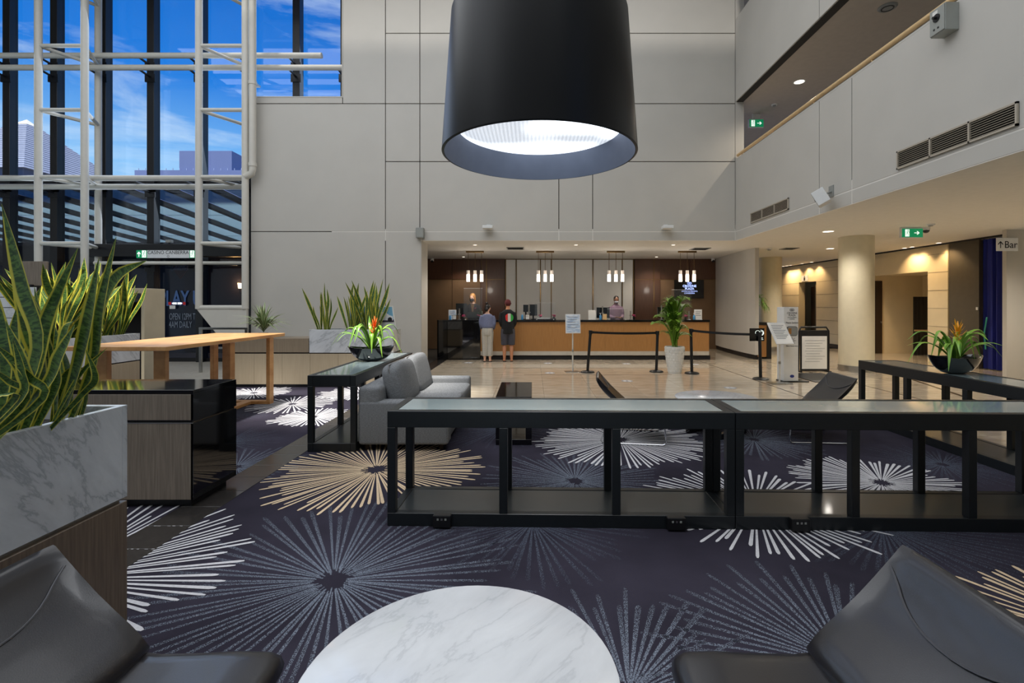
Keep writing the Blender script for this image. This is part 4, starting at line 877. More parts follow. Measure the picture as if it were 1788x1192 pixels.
for i in range(28):
    a = g.uniform(0, 6.28); h = g.uniform(.3, 1.25); out = g.uniform(.12, .46)*(1.2-.5*h); d = Vector((math.cos(a), math.sin(a), 0)); b0 = Vector((g.uniform(-.06, .06), g.uniform(-.06, .06), .56))
    P = spline([b0, b0+d*out*.25+Vector((0, 0, h*.5)), b0+d*out*.7+Vector((0, 0, h*.9)), b0+d*out*1.3+Vector((0, 0, h*.98))], 16)
    fm = MB(); strap(fm, P, lambda q: .012*(1-.7*q), None, .1, 2)
    for k in range(3, 17):
        p = P[k]; dd = (P[k]-P[k-1]).normalized(); sd_ = dd.cross(Vector((0, 0, 1))); sd_ = sd_.normalized() if sd_.length > .05 else Vector((1, 0, 0))
        for s in (-1, 1):
            for off in (0, .5):
                pp = p-(P[k]-P[k-1])*off; ll = .24*math.sin(math.pi*min(1, (k-off-3)/14.5))+.06
                e1 = pp+(sd_*s*.62+dd*.72).normalized()*ll*.55+Vector((0, 0, .02)); e2 = pp+(sd_*s*.7+dd*.65).normalized()*ll+Vector((0, 0, -.05))
                strap(fm, [pp, e1, e2], lambda q: .024*(.5 if q == 0 else 1 if q < .9 else .08), None, .15, 2)
    build('frond', fm, 'leaf_palm', pm, smooth=True, local=True, angle=180)
# a second palm, mostly hidden behind the curved wall
pq = thing('potted_palm', (7.3, 16.2, 0), 'palm leaves peeking out behind the curved wall', 'potted plant')
build('pot', MB().lathe([(.15, 0), (.22, .6), (.2, .6), (.004, .55)], 0, 0, 24), 'pot_black', pq, smooth=True, local=True)
for i in range(9):
    a = i*.7; d = Vector((math.cos(a), math.sin(a), 0)); fm = MB(); P = spline([(0, 0, .5), d*.08+Vector((0, 0, 1.3)), d*.22+Vector((0, 0, 1.85)), d*.42+Vector((0, 0, 1.6))], 12); strap(fm, P, lambda q: .014, None, .1, 2)
    for k in range(4, 13):
        for s in (-1, 1):
            dd = (P[k]-P[k-1]).normalized(); sd_ = dd.cross(Vector((0, 0, 1))).normalized(); strap(fm, [P[k], P[k]+sd_*s*.15+dd*.1, P[k]+sd_*s*.2+dd*.2+Vector((0, 0, -.12))], lambda q: .03*(.6 if q == 0 else 1 if q < .9 else .08), None, .15, 2)
    build('frond', fm, 'leaf_palm', pq, smooth=True, local=True, angle=180)
# ------------------------------------------------------------------ reception desk
CY = 14.2; CT = 1.165
rd = thing('reception_desk', (1.2, CY+.4, 0), 'long oak-fronted reception desk with black top', 'desk')
X0, X1, X2 = XP(764, CY), XP(839, CY), XP(1238, CY)
npan = 11
for i in range(npan):
    a = X1+(X2-X1)*i/npan; b = X1+(X2-X1)*(i+1)/npan; boxo('front_panel', (a+.0006, b-.0006, CY, CY+.03, .25, CT-.06), 'oak_front', rd)
boxo('desk_body', (X1, X2, CY+.03, CY+.75, .1, CT-.06), 'oak_front', rd)
boxo('metal_plinth', (X1, X2, CY-.004, CY+.03, .13, .25), 'plinth_steel', rd); boxo('kick_plate', (X1, X2+.05, CY+.03, CY+.7, 0, .13), 'mullion_black', rd)
boxo('worktop', (X1-.0, X2+.02, CY-.03, CY+.8, CT-.06, CT), 'lacquer_black', rd, bevel=.003, seg=1)
re = thing('desk_return', (X0+.5, CY+.3, 0), 'glossy black glass end block of the reception desk', 'desk')
boxo('glass_front', (X0+.3, X1-.01, CY-.05, CY-.02, .05, CT-.05), 'black_mirror', re); boxo('body', (X0+.3, X1-.01, CY-.02, CY+.8, .0, CT-.05), 'lacquer_black', re)
boxo('leg_panel', (X0, X0+.29, CY-.06, CY+.8, 0, CT-.05), 'lacquer_black', re, bevel=.003, seg=1); boxo('top_slab', (X0, X1-.005, CY-.07, CY+.8, CT-.05, CT), 'lacquer_black', re, bevel=.003, seg=1)
def at(px, Y): return XP(px, Y)
def monitor(label, px, Y, w, h, zc, tilt=0, back=True):
    x = at(px, Y); t = thing('monitor', (x, Y, CT), label, 'monitor', 'black monitors on the reception desk', tilt)
    build('screen', MB().box(-w/2, w/2, -.02, .02, zc-h/2, zc+h/2), 'screen_black', t, bevel=.004, seg=1, local=True)
    build('stand', MB().box(-.025, .025, .0, .04, .012, zc), 'plastic_black', t, local=True); build('foot', MB().box(-.11, .11, -.05, .1, 0, .012), 'plastic_black', t, bevel=.003, seg=1, local=True)
monitor('black monitor beside the blonde receptionist', 806, 14.72, .34, .36, .30); monitor('low black terminal in front of the blonde receptionist', 827, 14.5, .36, .22, .12)
monitor('small black monitor left of centre on the desk', 918, 14.75, .15, .22, .33); monitor('larger black monitor left of centre on the desk', 931, 14.72, .24, .34, .28)
monitor('black monitor in front of the man in the mauve shirt', 1053, 14.6, .39, .32, .20); monitor('black monitor behind the potted palm', 1157, 14.72, .32, .3, .22)
def bottle(px, label, h=.17):
    x = at(px, 14.32); t = thing('sanitiser_bottle', (x, 14.32, CT), label, 'bottle', 'blue sanitiser bottles on the desk')
    build('body', MB().lathe([(.032, 0), (.035, .01), (.035, h*.6), (.014, h*.75), (.012, h*.8)], n=14), 'bottle_blue', t, smooth=True, local=True)
    build('pump', MB().lathe([(.012, h*.8), (.012, h*.88), (.005, h*.88), (.005, h)], n=10).box(-.03, .006, -.006, .006, h-.008, h+.004), 'plastic_white', t, local=True)
bottle(786, 'blue sanitiser bottle at the left end of the desk'); bottle(912, 'blue sanitiser bottle beside the guests', .2); bottle(1048.5, 'blue sanitiser bottle before the man in mauve', .19); bottle(1212, 'blue sanitiser bottle at the right end of the desk', .19)
def holder(px, w, h, label, m='paper', lines=3, cat='sign', mfr='plastic_white', Y=14.4):
    x = at(px, Y); t = thing('desk_sign', (x, Y, CT), label, cat, 'small signs on the reception desk')
    build('frame', MB().box(-w/2, w/2, 0, .015, 0, h).box(-w/2, w/2, -.04, .06, 0, .006), mfr, t, bevel=.002, seg=1, local=True)
    build('sheet', MB().box(-w/2+.012, w/2-.012, -.003, .0, .015, h-.012), m, t, local=True)
    for i in range(lines): build('print_line', MB().box(-w*.34, w*(.34-.12*(i % 2)), -.0045, -.003, h*(.75-.18*i), h*(.75-.18*i)+h*.05), 'ink_grey', t, local=True)
holder(790, .23, .29, 'white framed sign at the left end of the desk', 'paper_blue'); holder(793.5, .12, .14, 'small brown framed card at the left end of the desk', 'paper', 2, mfr='door_brown', Y=14.28)
holder(921, .13, .155, 'small dark framed card near the guests', 'paper', 2, mfr='door_brown', Y=14.33); holder(1034, .22, .28, 'blank white display stand left of the man in mauve', 'paper', 0); holder(1056, .12, .17, 'tan card holder in front of the mauve shirt', 'rail_wood', 0, mfr='rail_wood', Y=14.3); holder(1219, .23, .30, 'white notice at the right end of the desk', 'paper', 3)
def scanner(px, h, label):
    x = at(px, 14.42); t = thing('counter_arm', (x, 14.42, CT), label, 'stand', 'steel screen arms on the desk')
    build('column', MB().tube([(0, 0, .01), (0, 0, h)], .02, 12), 'steel', t, smooth=True, local=True); build('foot', MB().lathe([(.055, 0), (.055, .012), (.02, .016)], n=18), 'steel', t, local=True); build('clamp', MB().box(-.045, .045, -.02, .02, h*.45, h*.45+.02), 'steel', t, local=True)
for px, h, lab in ((802, .33, 'steel arm at the left end of the desk'), (842, .25, 'steel arm beside the woman in slate'), (924, .46, 'steel arm between the two small monitors'), (1052, .4, 'steel arm before the man in mauve'), (1155, .42, 'steel arm left of the potted palm'), (1203, .25, 'steel arm right of the potted palm'), (1101, .26, 'short steel arm right of the man in mauve')): scanner(px, h, lab)
def shield(px, w, h, label, Y=14.3, z0=CT):
    x = at(px, Y); t = thing('acrylic_shield', (x, Y, z0), label, 'screen', 'clear acrylic sneeze shields')
    build('sheet', MB().box(-w/2, w/2, -.003, .003, .0, h), 'acrylic', t, local=True)
    build('edge', MB().box(-w/2, w/2, -.004, .004, h, h+.006), 'plastic_white', t, local=True)
    for s in (-1, 1): build('foot', MB().box(s*w*.4-.01, s*w*.4+.01, -.08, .08, 0, .02), 'plastic_white', t, local=True)
shield(826, .55, .92, 'clear acrylic shield in front of the blonde receptionist'); shield(952, .62, .5, 'clear acrylic shield left of the sign on a pole', 14.36); shield(1078, .6, .32, 'small acrylic shield in front of the man in mauve', 14.27); shield(1190, .58, .88, 'clear acrylic shield behind the potted palm')
for px, lab in ((810, 'small magenta flowers beside the low terminal'), (836, 'magenta flowers beside the woman in slate'), (943, 'dark red pot left of centre on the desk'), (967, 'dark red pot right of the two small monitors'), (1107, 'dark red flower right of the man in mauve'), (1197, 'dark red flower right of the potted palm')):
    x = at(px, 14.5); t = thing('flower_pot', (x, 14.5, CT), lab, 'flowers', 'small flower pots on the desk'); build('pot', MB().lathe([(.03, 0), (.04, .07), (.034, .07), (.003, .06)], n=14), 'plastic_black', t, local=True); q = MB(); g = random.Random(int(px))
    for i in range(9): q.ball((g.uniform(-.04, .04), g.uniform(-.04, .04), .09+g.uniform(0, .05)), .022, None, .018, 7, 5)
    build('blooms', q, 'flower_magenta', t, smooth=True, local=True)
kb = thing('desk_tray', (at(950, 14.45), 14.45, CT), 'black card terminal tray in the middle of the desk', 'tray'); build('base', MB().box(-.35, .35, -.05, .06, 0, .035), 'plastic_black', kb, bevel=.004, local=True); build('lid', MB().box(-.2, .18, -.055, -.03, .02, .06), 'plastic_white', kb, local=True)
# wall television
tv = thing('television', (at(1201, RB), RB-.1, 2.0), 'black wall television showing the hotel logo', 'television')
tx0, tx1, tz0, tz1 = XP(1176, RB), XP(1227, RB), ZP(521, RB), ZP(489, RB)
boxo('screen', (tx0, tx1, RB-.12, RB-.06, tz0, tz1), 'screen_black', tv, bevel=.006); boxo('mount', (tx0+.3, tx1-.3, RB-.06, RB-.03, tz0+.15, tz1-.15), 'plastic_black', tv)
xc = XP(1202, RB); text('CROWNE', .11, (xc, RB-.124, ZP(499.6, RB)), 'screen_logo', tv, bold=.004); text('PLAZA', .11, (xc, RB-.124, ZP(504.2, RB)), 'screen_logo', tv, bold=.004); text('HOTELS & RESORTS', .065, (xc, RB-.124, ZP(508.6, RB)), 'screen_logo', tv); text('CANBERRA', .075, (xc, RB-.124, ZP(512, RB)), 'screen_logo', tv)
def emblem(c, r, m, parent, thick=.002):          # oval ring emblem with three strokes
    mbk = MB()
    for (a, b, w_) in ((-.55, .45, .14), (.55, .45, .14), (0, .5, .14)):
        n = 22
        for i in range(n):
            t0_, t1_ = 2*math.pi*i/n, 2*math.pi*(i+1)/n
            f = lambda t, k: (c[0]+r*(a*.8+math.cos(t)*.55*k), c[1], c[2]+r*.5*math.sin(t)*k)
            p = [f(t0_, 1), f(t1_, 1), f(t1_, 1-w_*1.6), f(t0_, 1-w_*1.6)]
            mbk.add(p+[(q[0], q[1]-thick, q[2]) for q in p], [(0, 1, 2, 3), (7, 6, 5, 4), (0, 4, 5, 1), (2, 6, 7, 3)])
    return build('emblem', mbk, m, parent)
emblem((xc, RB-.122, ZP(494.6, RB)), .085, 'screen_logo', tv)
# glass tube pendants
def tubes(px3, label):
    Y = 15.0; xs = [XP(p, Y) for p in px3]; t = thing('tube_pendant', (xs[1], Y, 2.3), label, 'pendant lamp', 'clusters of three glass tube pendants over the desk')
    boxo('ceiling_bar', (xs[0]-.07, xs[2]+.07, Y-.03, Y+.03, CEIL-.06, CEIL), 'bronze', t, bevel=.004, seg=1)
    zt, zm, zb = ZP(472, Y), ZP(479, Y), ZP(491.5, Y)
    for x in xs:
        build('rod', MB().tube([(x, Y, zt), (x, Y, CEIL-.06)], .008, 6), 'bronze', t)
        s = build('glass_tube', MB().lathe([(.048, zm), (.048, zt), (.043, zt), (.043, zm)], x, Y, 18, ring=True), 'frost_tube', t, smooth=True)
        build('glow_tube', MB().lathe([(.003, zb), (.05, zb), (.05, zm), (.003, zm)], x, Y, 18), 'lamp_glow_white', s, smooth=True)
    d = bpy.data.lights.new('pendant_light', 'POINT'); d.energy = 12; d.color = (1, .92, .82); d.shadow_soft_size = .12; o = bpy.data.objects.new('pendant_light', d); COL.objects.link(o); o.location = (xs[1], Y-.12, zb-.12)
for i, p in enumerate([(817.5, 829.5, 841), (940, 952, 963.5), (1063.5, 1075.5, 1087), (1188, 1200, 1212)]): tubes(p, 'cluster of three glowing tube pendants over the desk, %s from the left' % ('first', 'second', 'third', 'fourth')[i])
# ------------------------------------------------------------------ ceiling fittings, columns
def spot(loc, watts, col, ang=100, blend=.6, d=(0, 0, -1)):
    l = bpy.data.lights.new('downlight_beam', 'SPOT'); l.energy = watts; l.color = col; l.spot_size = R(ang); l.spot_blend = blend; l.shadow_soft_size = .06
    o = bpy.data.objects.new('downlight_beam', l); COL.objects.link(o); o.location = loc; o.rotation_euler = Vector(d).to_track_quat('-Z', 'Y').to_euler()
def downlight(x, y, z, label, watts, col=(1, .72, .42), r=.075, d=(0, 0, -1), ang=100):
    t = thing('downlight', (x, y, z), label, 'downlight', 'recessed ceiling downlights')
    build('trim_ring', MB().lathe([(r, -.004), (r+.025, -.006), (r+.028, 0), (r, .0)], n=24, ring=True), 'plastic_white', t, local=True, smooth=True); build('bulb', MB().lathe([(.003, -.003), (r-.002, -.003), (r-.002, -.001), (.003, -.001)], n=20), 'lamp_glow_white', t, local=True)
    spot((x, y, z-.03), watts, col, ang, d=d)
for i, (px, py) in enumerate([(1385, 465), (1391, 464), (1397, 463), (1420, 460), (1437, 457.5), (1597, 433), (1609, 431), (1660, 424)]):
    Y = (CEIL-EYE)*FPX/(PPY-py); downlight(min(XP(px, Y), 10.9), Y, CEIL, 'warm downlight washing the cream wall, number %s from the far end' % ('one', 'two', 'three', 'four', 'five', 'six', 'seven', 'eight')[i], 42, (1, .70, .38), .06, (.25, 0, -1), 110)
downlight(6.68, 11.0, CEIL, 'downlight in the gallery underside behind the loudspeaker', 130, (1, .93, .84), .11, ang=150); downlight(8.8, 14.4, CEIL, 'downlight in the low ceiling left of the round column', 200, (1, .90, .76), .1, ang=150)
downlight(9.7, 8.4, CEIL, 'added unseen downlight under the gallery, brightening the pier', 260, (1, .9, .76), .1, ang=150)  # added out of view to brighten the pier
downlight(6.3, 11.5, 6.87, 'lit downlight in the upper corridor ceiling', 90, (1, .88, .72), .11, ang=150)
for x, lab in ((-1.6, 'left'), (1.2, 'middle'), (3.9, 'right')): downlight(x, 13.5, CEIL, 'small %s downlight in front of the reception desk' % lab, 75, (1, .92, .82), .05, ang=130)
for x, lab in ((-2.4, 'left'), (4.3, 'right')): downlight(x, 16.9, CEIL, 'small %s downlight behind the reception desk' % lab, 55, (1, .86, .7), .05, ang=130)
def column(px, Y, dia, label, ring=True):
    x = XP(px, Y); t = thing('round_column', (x, Y, 0), label, 'column', 'round cream columns')
    build('shaft', MB().lathe([(dia/2, .14), (dia/2, CEIL)], x, Y, 48), 'wall_cream' if not ring else 'column_cream', t, smooth=True)
    build('base_ring', MB().lathe([(dia/2+.012, 0), (dia/2+.012, .14), (dia/2, .145)], x, Y, 48), 'steel', t, smooth=True)
mat('column_cream', (216, 206, 178), .5, var=.02)
column(1495, 11.9, .75, 'round cream column with a steel base ring, nearest of the two'); column(1345, 17.2, .74, 'round cream column beyond the curved wall')
def exit_sign(c, w, h, label, arrow, parent=None):
    t = thing('exit_sign', (c[0], c[1], c[2]), label, 'exit sign', 'green exit signs')
    x, y, z = c
    boxo('housing', (x-w/2-.02, x+w/2+.01, y, y+.06, z-h/2-.015, z+h/2+.02), 'plastic_white', t, bevel=.008)
    boxo('green_face', (x-w/2, x+w/2, y-.006, y, z-h/2, z+h/2), 'sign_green', t)
    picto(t, x-w*.25, y-.007, z, h*.42, arrow, x+w*.22)
    return t
def picto(t, x, y, z, s, arrow=None, ax=0):
    boxo('door_mark', (x-s*.62, x+s*.55, y-.001, y+.001, z-s, z+s), 'sign_white', t)
    q = MB(); P = lambda pts, r: q.tube([(x+s*a, y-.004, z+s*b) for a, b in pts], s*r, 6, flat=.3)
    q.ball((x+s*.15, y-.004, z+s*.72), s*.16, .003, s*.16, 10, 6)
    P([(.1, .5), (-.05, .0)], .15); P([(.1, .45), (.45, .3), (.5, .05)], .07); P([(.05, .45), (-.35, .3), (-.45, .0)], .07); P([(-.05, .0), (.25, -.25), (.2, -.8)], .09); P([(-.05, .0), (-.2, -.45), (-.6, -.6)], .09)
    build('running_figure', q, 'sign_green', t)
    if arrow:
        q = MB()
        A_ = [(-1, .12), (.2, .12), (-.15, .6), (.2, .6), (.85, 0), (.2, -.6), (-.15, -.6), (.2, -.12), (-1, -.12)]
        if arrow == 'up': A_ = [(-b, a) for a, b in A_]
        q.prism([(ax+s*a*.8, z+s*b*.8) for a, b in A_], 'y', y-.003, y); build('arrow', q, 'sign_white', t)
exit_sign((XP(1593, 10.36), 10.36, ZP(406.5, 10.36)), .44, .18, 'green exit sign with right arrow under the gallery', 'right'); exit_sign((XP(1321, 13.4), 13.4, 6.6), .38, .2, 'green exit sign in the upper corridor', 'right')
for i, o in enumerate([q for q in bpy.data.objects if q.name.startswith('exit_sign')]): pass
es = bpy.data.objects['exit_sign']; boxo('ceiling_mount', (es.location.x-.22, es.location.x+.2, 10.37, 10.42, es.location.z+.09, CEIL), 'plastic_white', es)
es = bpy.data.objects['exit_sign.001']; boxo('ceiling_mount', (es.location.x-.1, es.location.x+.1, 13.41, 13.45, es.location.z+.1, 6.87), 'plastic_white', es)
dm = thing('dome_camera', (XP(1620, 10.4), 10.45, CEIL), 'small black dome camera beside the exit sign', 'camera'); build('housing', MB().lathe([(.07, -.06), (.075, 0), (.003, 0)], n=20), 'plastic_white', dm, smooth=True, local=True); build('dome', MB().lathe([(.003, -.12), (.035, -.112), (.06, -.085), (.065, -.06), (.003, -.06)], n=20), 'screen_black', dm, smooth=True, local=True)
def detector(px, py, label, z=CEIL):
    Y = (z-EYE)*FPX/(PPY-py); t = thing('smoke_detector', (XP(px, Y), Y, z), label, 'smoke detector', 'ceiling smoke detectors'); build('base', MB().lathe([(.07, -.03), (.075, 0), (.003, 0), (.003, -.03)], n=20), 'plastic_white', t, smooth=True, local=True); build('sensor', MB().lathe([(.003, -.05), (.04, -.048), (.045, -.03), (.003, -.03)], n=16), 'plastic_grey', t, smooth=True, local=True)
detector(1625, 391, 'white smoke detector above the dome camera'); detector(1343, 434, 'smoke detector above the curved wall edge')
detector(1352, 182, 'smoke detector in the upper corridor ceiling', 6.87)
sk = thing('ceiling_speaker', (6.27, 8.6, 6.87), 'round grey ceiling speaker in the upper corridor', 'speaker'); build('grille', MB().lathe([(.003, -.03), (.13, -.028), (.15, -.01), (.15, 0), (.003, 0)], n=28), 'plastic_grey', sk, smooth=True, local=True); build('ring', MB().lathe([(.08, -.035), (.1, -.035), (.1, -.02), (.08, -.02)], n=24, ring=True), 'plastic_black', sk, local=True)
def grille(px, py, w, d, label):
    Y = (CEIL-EYE)*FPX/(PPY-py); x = XP(px, Y); t = thing('ceiling_grille', (x, Y, CEIL-.02), label, 'vent', 'ceiling air grilles'); boxo('frame', (x-w/2, x+w/2, Y-d/2, Y+d/2, CEIL-.018, CEIL), 'plastic_grey', t)
    for k in range(6): boxo('slat', (x-w/2+.03, x+w/2-.03, Y-d/2+.03+k*(d-.06)/6, Y-d/2+.05+k*(d-.06)/6, CEIL-.024, CEIL-.016), 'slot_dark', t)
grille(900, 433, .5, .5, 'square air grille above the desk, left'); grille(1222, 434, .5, .5, 'square air grille above the desk, right'); grille(1378, 433.5, .4, .4, 'small air grille right of the curved wall')
# ------------------------------------------------------------------ fittings on the panelled walls
def wallvent(y0, y1, z0, z1, label):
    t = thing('wall_vent', (GX, (y0+y1)/2, z0), label, 'vent', 'three-bay air vents on the gallery front')
    boxo('backing', (GX-.004, GX, y0, y1, z0, z1), 'slot_dark', t); f = .022
    fr = MB().box(GX-.03, GX, y0, y1, z0, z0+f).box(GX-.03, GX, y0, y1, z1-f, z1)
    for k in range(4): y = y0+(y1-y0-f)*k/3; fr.box(GX-.03, GX, y, y+f, z0, z1)
    build('frame', fr, 'vent_slat', t); src = None; n = 8; wl_ = (y1-y0)/3-f
    for k in range(3):
        for j in range(n):
            p = Vector((GX-.014, y0+(y1-y0)/3*(k+.5), z0+f+(z1-z0-2*f)*(j+.5)/n))-wloc(t)
            if src is None: src = build('slat', MB().box(-.012, .012, -wl_/2, wl_/2, -.003, .003), 'vent_slat', t, local=True, loc=p); src.rotation_euler = (0, R(-25), 0)
            else: inst('slat', src, t, p, (0, R(-25), 0))
wallvent(9.96, 11.68, 3.56, 3.80, 'farther three-bay vent on the gallery front'); wallvent(5.25, 6.99, 3.55, 3.81, 'nearer three-bay vent on the gallery front')
hrw = thing('gallery_handrail', (GX+.0, 5, 5.37), 'long timber handrail along the gallery front', 'handrail'); build('rail', MB().tube([(GX+.04, BACK-.05, 5.46), (GX+.04, -2.5, 5.46)], .038, 14), 'rail_wood', hrw, smooth=True)
for k in range(9): y = 12.3-1.57*k; build('bracket', MB().tube([(GX+.06, y, 5.36), (GX+.04, y, 5.43)], .014, 8), 'rail_wood', hrw)
ls = thing('loudspeaker', (GX-.2, 8.5, 3.6), 'white loudspeaker angled off the gallery front', 'speaker')
Mx = Matrix.Translation((GX-.24, 8.45, 3.47)) @ Matrix.Rotation(R(-35), 4, 'Z') @ Matrix.Rotation(R(-28), 4, 'Y')
build('cabinet', MB().box(-.1, .1, -.13, .13, -.13, .13, Mx), 'plastic_white', ls, bevel=.008); build('grille', MB().box(-.104, -.1, -.115, .115, -.115, .115, Mx), 'plastic_grey', ls); build('driver', MB().lathe([(.003, .105), (.02, .105), (.02, .11), (.003, .11)], M=Mx @ Matrix.Rotation(R(-90), 4, 'Y'), n=14), 'plastic_black', ls); build('bracket', MB().tube([(GX-.18, 8.5, 3.52), (GX, 8.55, 3.6)], .02, 8).box(GX-.01, GX, 8.48, 8.62, 3.5, 3.7), 'plastic_grey', ls)
eb = thing('switch_box', (GX-.1, 6.2, 4.5), 'grey electrical switch box high on the gallery front', 'electrical box')
ebY0, ebY1 = 5.25*FPX/(1675-PPX), 5.25*FPX/(1648-PPX); z0, z1 = ZP(68, ebY1), ZP(22, ebY1)
boxo('case', (GX-.17, GX, ebY0, ebY1, z0, z1), 'box_grey', eb, bevel=.006); boxo('door', (GX-.185, GX-.17, ebY0+.005, ebY1-.005, z0+.01, z1-.01), 'box_grey', eb, bevel=.004); build('knob', MB().lathe([(.05, 0), (.05, .01), (.018, .012), (.018, .05), (.003, .05)], n=16, M=Matrix.Translation((GX-.185, (ebY0+ebY1)/2, z0+.2)) @ Matrix.Rotation(R(-90), 4, 'Y')), 'plastic_black', eb); boxo('label_plate', (GX-.187, GX-.185, ebY0+.1, ebY1-.05, z1-.09, z1-.04), 'paper', eb)
for k in (0, 1): boxo('key_lock', (GX-.19, GX-.185, ebY0+.08+.06*k, ebY0+.1+.06*k, z0+.06, z0+.08), 'plastic_black', eb)
for px, lab in ((853, 'left'), (1162, 'right')):
    x = XP(px, BACK); t = thing('wall_spotlight', (x, BACK-.1, 3.5), 'white wall spotlight above the reception opening, %s one' % lab, 'spotlight', 'white spotlights on the bulkhead')
    boxo('wall_plate', (x-.05, x+.05, BACK-.02, BACK, 3.56, 3.68), 'plastic_white', t); build('head', MB().box(x-.13, x+.13, BACK-.3, BACK-.06, 3.54, 3.62), 'plastic_white', t, bevel=.012); boxo('glass', (x-.11, x+.11, BACK-.28, BACK-.08, 3.62, 3.625), 'top_glass', t); boxo('arm', (x-.02, x+.02, BACK-.08, BACK-.02, 3.57, 3.6), 'plastic_grey', t)
cs = thing('wall_speaker', (XP(735, BACK), BACK-.1, 3.3), 'small grey wall speaker at the corner of the reception opening', 'speaker'); x = XP(735, BACK); boxo('cabinet', (x-.1, x+.1, BACK-.16, BACK-.01, 3.32, 3.58), 'plastic_grey', cs, bevel=.012); boxo('grille', (x-.08, x+.08, BACK-.165, BACK-.16, 3.35, 3.55), 'box_grey', cs); boxo('bracket', (x-.02, x+.02, BACK-.012, BACK, 3.4, 3.5), 'plastic_black', cs)
for x, y, lab in ((-3.6, 17.45, 'left'), (6.45, 17.4, 'right')):
    t = thing('dome_camera', (x, y, CEIL-.1), 'small white camera in the %s corner behind the desk' % lab, 'camera', 'corner cameras behind the desk'); build('housing', MB().lathe([(.06, 0), (.06, .1), (.003, .1)], n=16), 'plastic_white', t, local=True, smooth=True); build('eye', MB().ball((0, -.02, 0), .05), 'screen_black', t, local=True, smooth=True)
# ------------------------------------------------------------------ casino sign, doors lettering, sconce
SY = GY-.5; cs = thing('casino_sign', (XP(295, SY), SY, 2.95), 'white sign with black capitals over the entrance doors', 'sign'); zc = ZP(443.5, SY)
boxo('board', (XP(240, SY), XP(342, SY), SY-.03, SY-.001, ZP(450.5, SY), ZP(437, SY)), 'sign_grey', cs, bevel=.003, seg=1)
text('CASINO CANBERRA', .135, (XP(295, SY), SY-.032, ZP(441, SY)), 'ink', cs, sx=.92); build('small_emblem', MB().lathe([(.022, 0), (.03, 0), (.03, .003), (.022, .003)], n=14, ring=True, M=Matrix.Translation((XP(295, SY), SY-.03, ZP(447.5, SY))) @ Matrix.Rotation(R(90), 4, 'X')), 'ink', cs)
for a, b in ((240, 258), (332.5, 342)): boxo('green_face', (XP(a, SY), XP(b, SY), SY-.036, SY-.03, ZP(450.5, SY), ZP(437, SY)), 'sign_green', cs)
picto(cs, XP(253.5, SY), SY-.037, zc, .095, 'up', XP(244.5, SY)); picto(cs, XP(337.5, SY), SY-.037, zc, .095)
sm = thing('band_camera', (XP(291, SY), SY+.1, 3.27), 'small grey camera on top of the black sign band', 'camera'); build('body', MB().box(-.07, .07, -.06, .06, .04, .12), 'plastic_grey', sm, bevel=.01, local=True); build('mount', MB().box(-.02, .02, -.02, .02, 0, .05), 'plastic_black', sm, local=True)
DY = GY-.03
dt = thing('door_lettering', (XP(310, DY), DY, .3), 'blue-grey opening-hours lettering on the entrance glass', 'lettering')
text('PLAY U', .6, (XP(315, DY), DY, ZP(522, DY)), 'ink_blue', dt, sx=.62, bold=.012); text('OPEN 12PM TIL', .26, (XP(321, DY), DY, ZP(553, DY)), 'ink_slate', dt, sx=.47); text('4AM DAILY', .26, (XP(315, DY), DY, ZP(567, DY)), 'ink_slate', dt, sx=.5)
dk = thing('door_sticker', (XP(309, DY-.05), DY-.05, 1.5), 'red, white and blue push sticker on the entrance glass', 'sticker'); Y = DY-.04
boxo('blue_strip', (XP(294, Y), XP(324, Y), Y, Y+.005, ZP(532, Y), ZP(527, Y)), 'logo_blue', dk)
for a, b in ((294, 299), (319.5, 324)): boxo('red_mark', (XP(a, Y), XP(b, Y), Y-.003, Y, ZP(532, Y), ZP(527, Y)), 'print_red', dk)
build('arrow_mark', MB().prism([(XP(300, Y), ZP(529.5, Y)), (XP(302, Y), ZP(527.8, Y)), (XP(308.5, Y), ZP(527.8, Y)), (XP(308.5, Y), ZP(531.2, Y)), (XP(302, Y), ZP(531.2, Y))], 'y', Y-.003, Y), 'sign_white', dk); build('arrow_mark', MB().prism([(XP(318.5, Y), ZP(529.5, Y)), (XP(316.5, Y), ZP(527.8, Y)), (XP(310, Y), ZP(527.8, Y)), (XP(310, Y), ZP(531.2, Y)), (XP(316.5, Y), ZP(531.2, Y))], 'y', Y-.003, Y), 'sign_white', dk); boxo('notice', (XP(296, Y), XP(306, Y), Y, Y+.005, ZP(539, Y), ZP(533, Y)), 'paper', dk)
dd = thing('diamond_sign', (XP(314, 16), 16, 2), 'dark red diamond casino emblem hanging beyond the glass', 'sign'); build('diamond', MB().prism([(XP(302, 16), ZP(463, 16)), (XP(327, 16), ZP(463, 16)), (XP(327, 16), ZP(470, 16)), (XP(314, 16), ZP(487, 16)), (XP(302, 16), ZP(470, 16))], 'y', 16, 16.04), 'beanie', dd); text('CASINO', .14, (XP(314, 16), 15.99, ZP(466, 16)), 'ink_slate', dd); text('CANBERRA', .12, (XP(314, 16), 15.99, ZP(470, 16)), 'ink_slate', dd); build('cord', MB().tube([(XP(314, 16), 16.02, ZP(463, 16)), (XP(314, 16), 16.02, 3.3)], .006, 6), 'ink', dd)
sc = thing('wall_sconce', (XP(419, 16.1), 16.1, 2.1), 'small glowing wall sconce beyond the entrance glass', 'lamp'); build('shade', MB().lathe([(.05, 2.14), (.07, 2.32), (.06, 2.32), (.045, 2.14)], XP(419, 16.1), 16.1, 16), 'lamp_glow', sc, smooth=True); build('arm', MB().tube([(XP(419, 16.1), 16.1, 2.14), (XP(419, 16.1), 16.1, 2.0), (XP(419, 16.1), 16.2, 1.96)], .02, 8), 'plastic_black', sc)
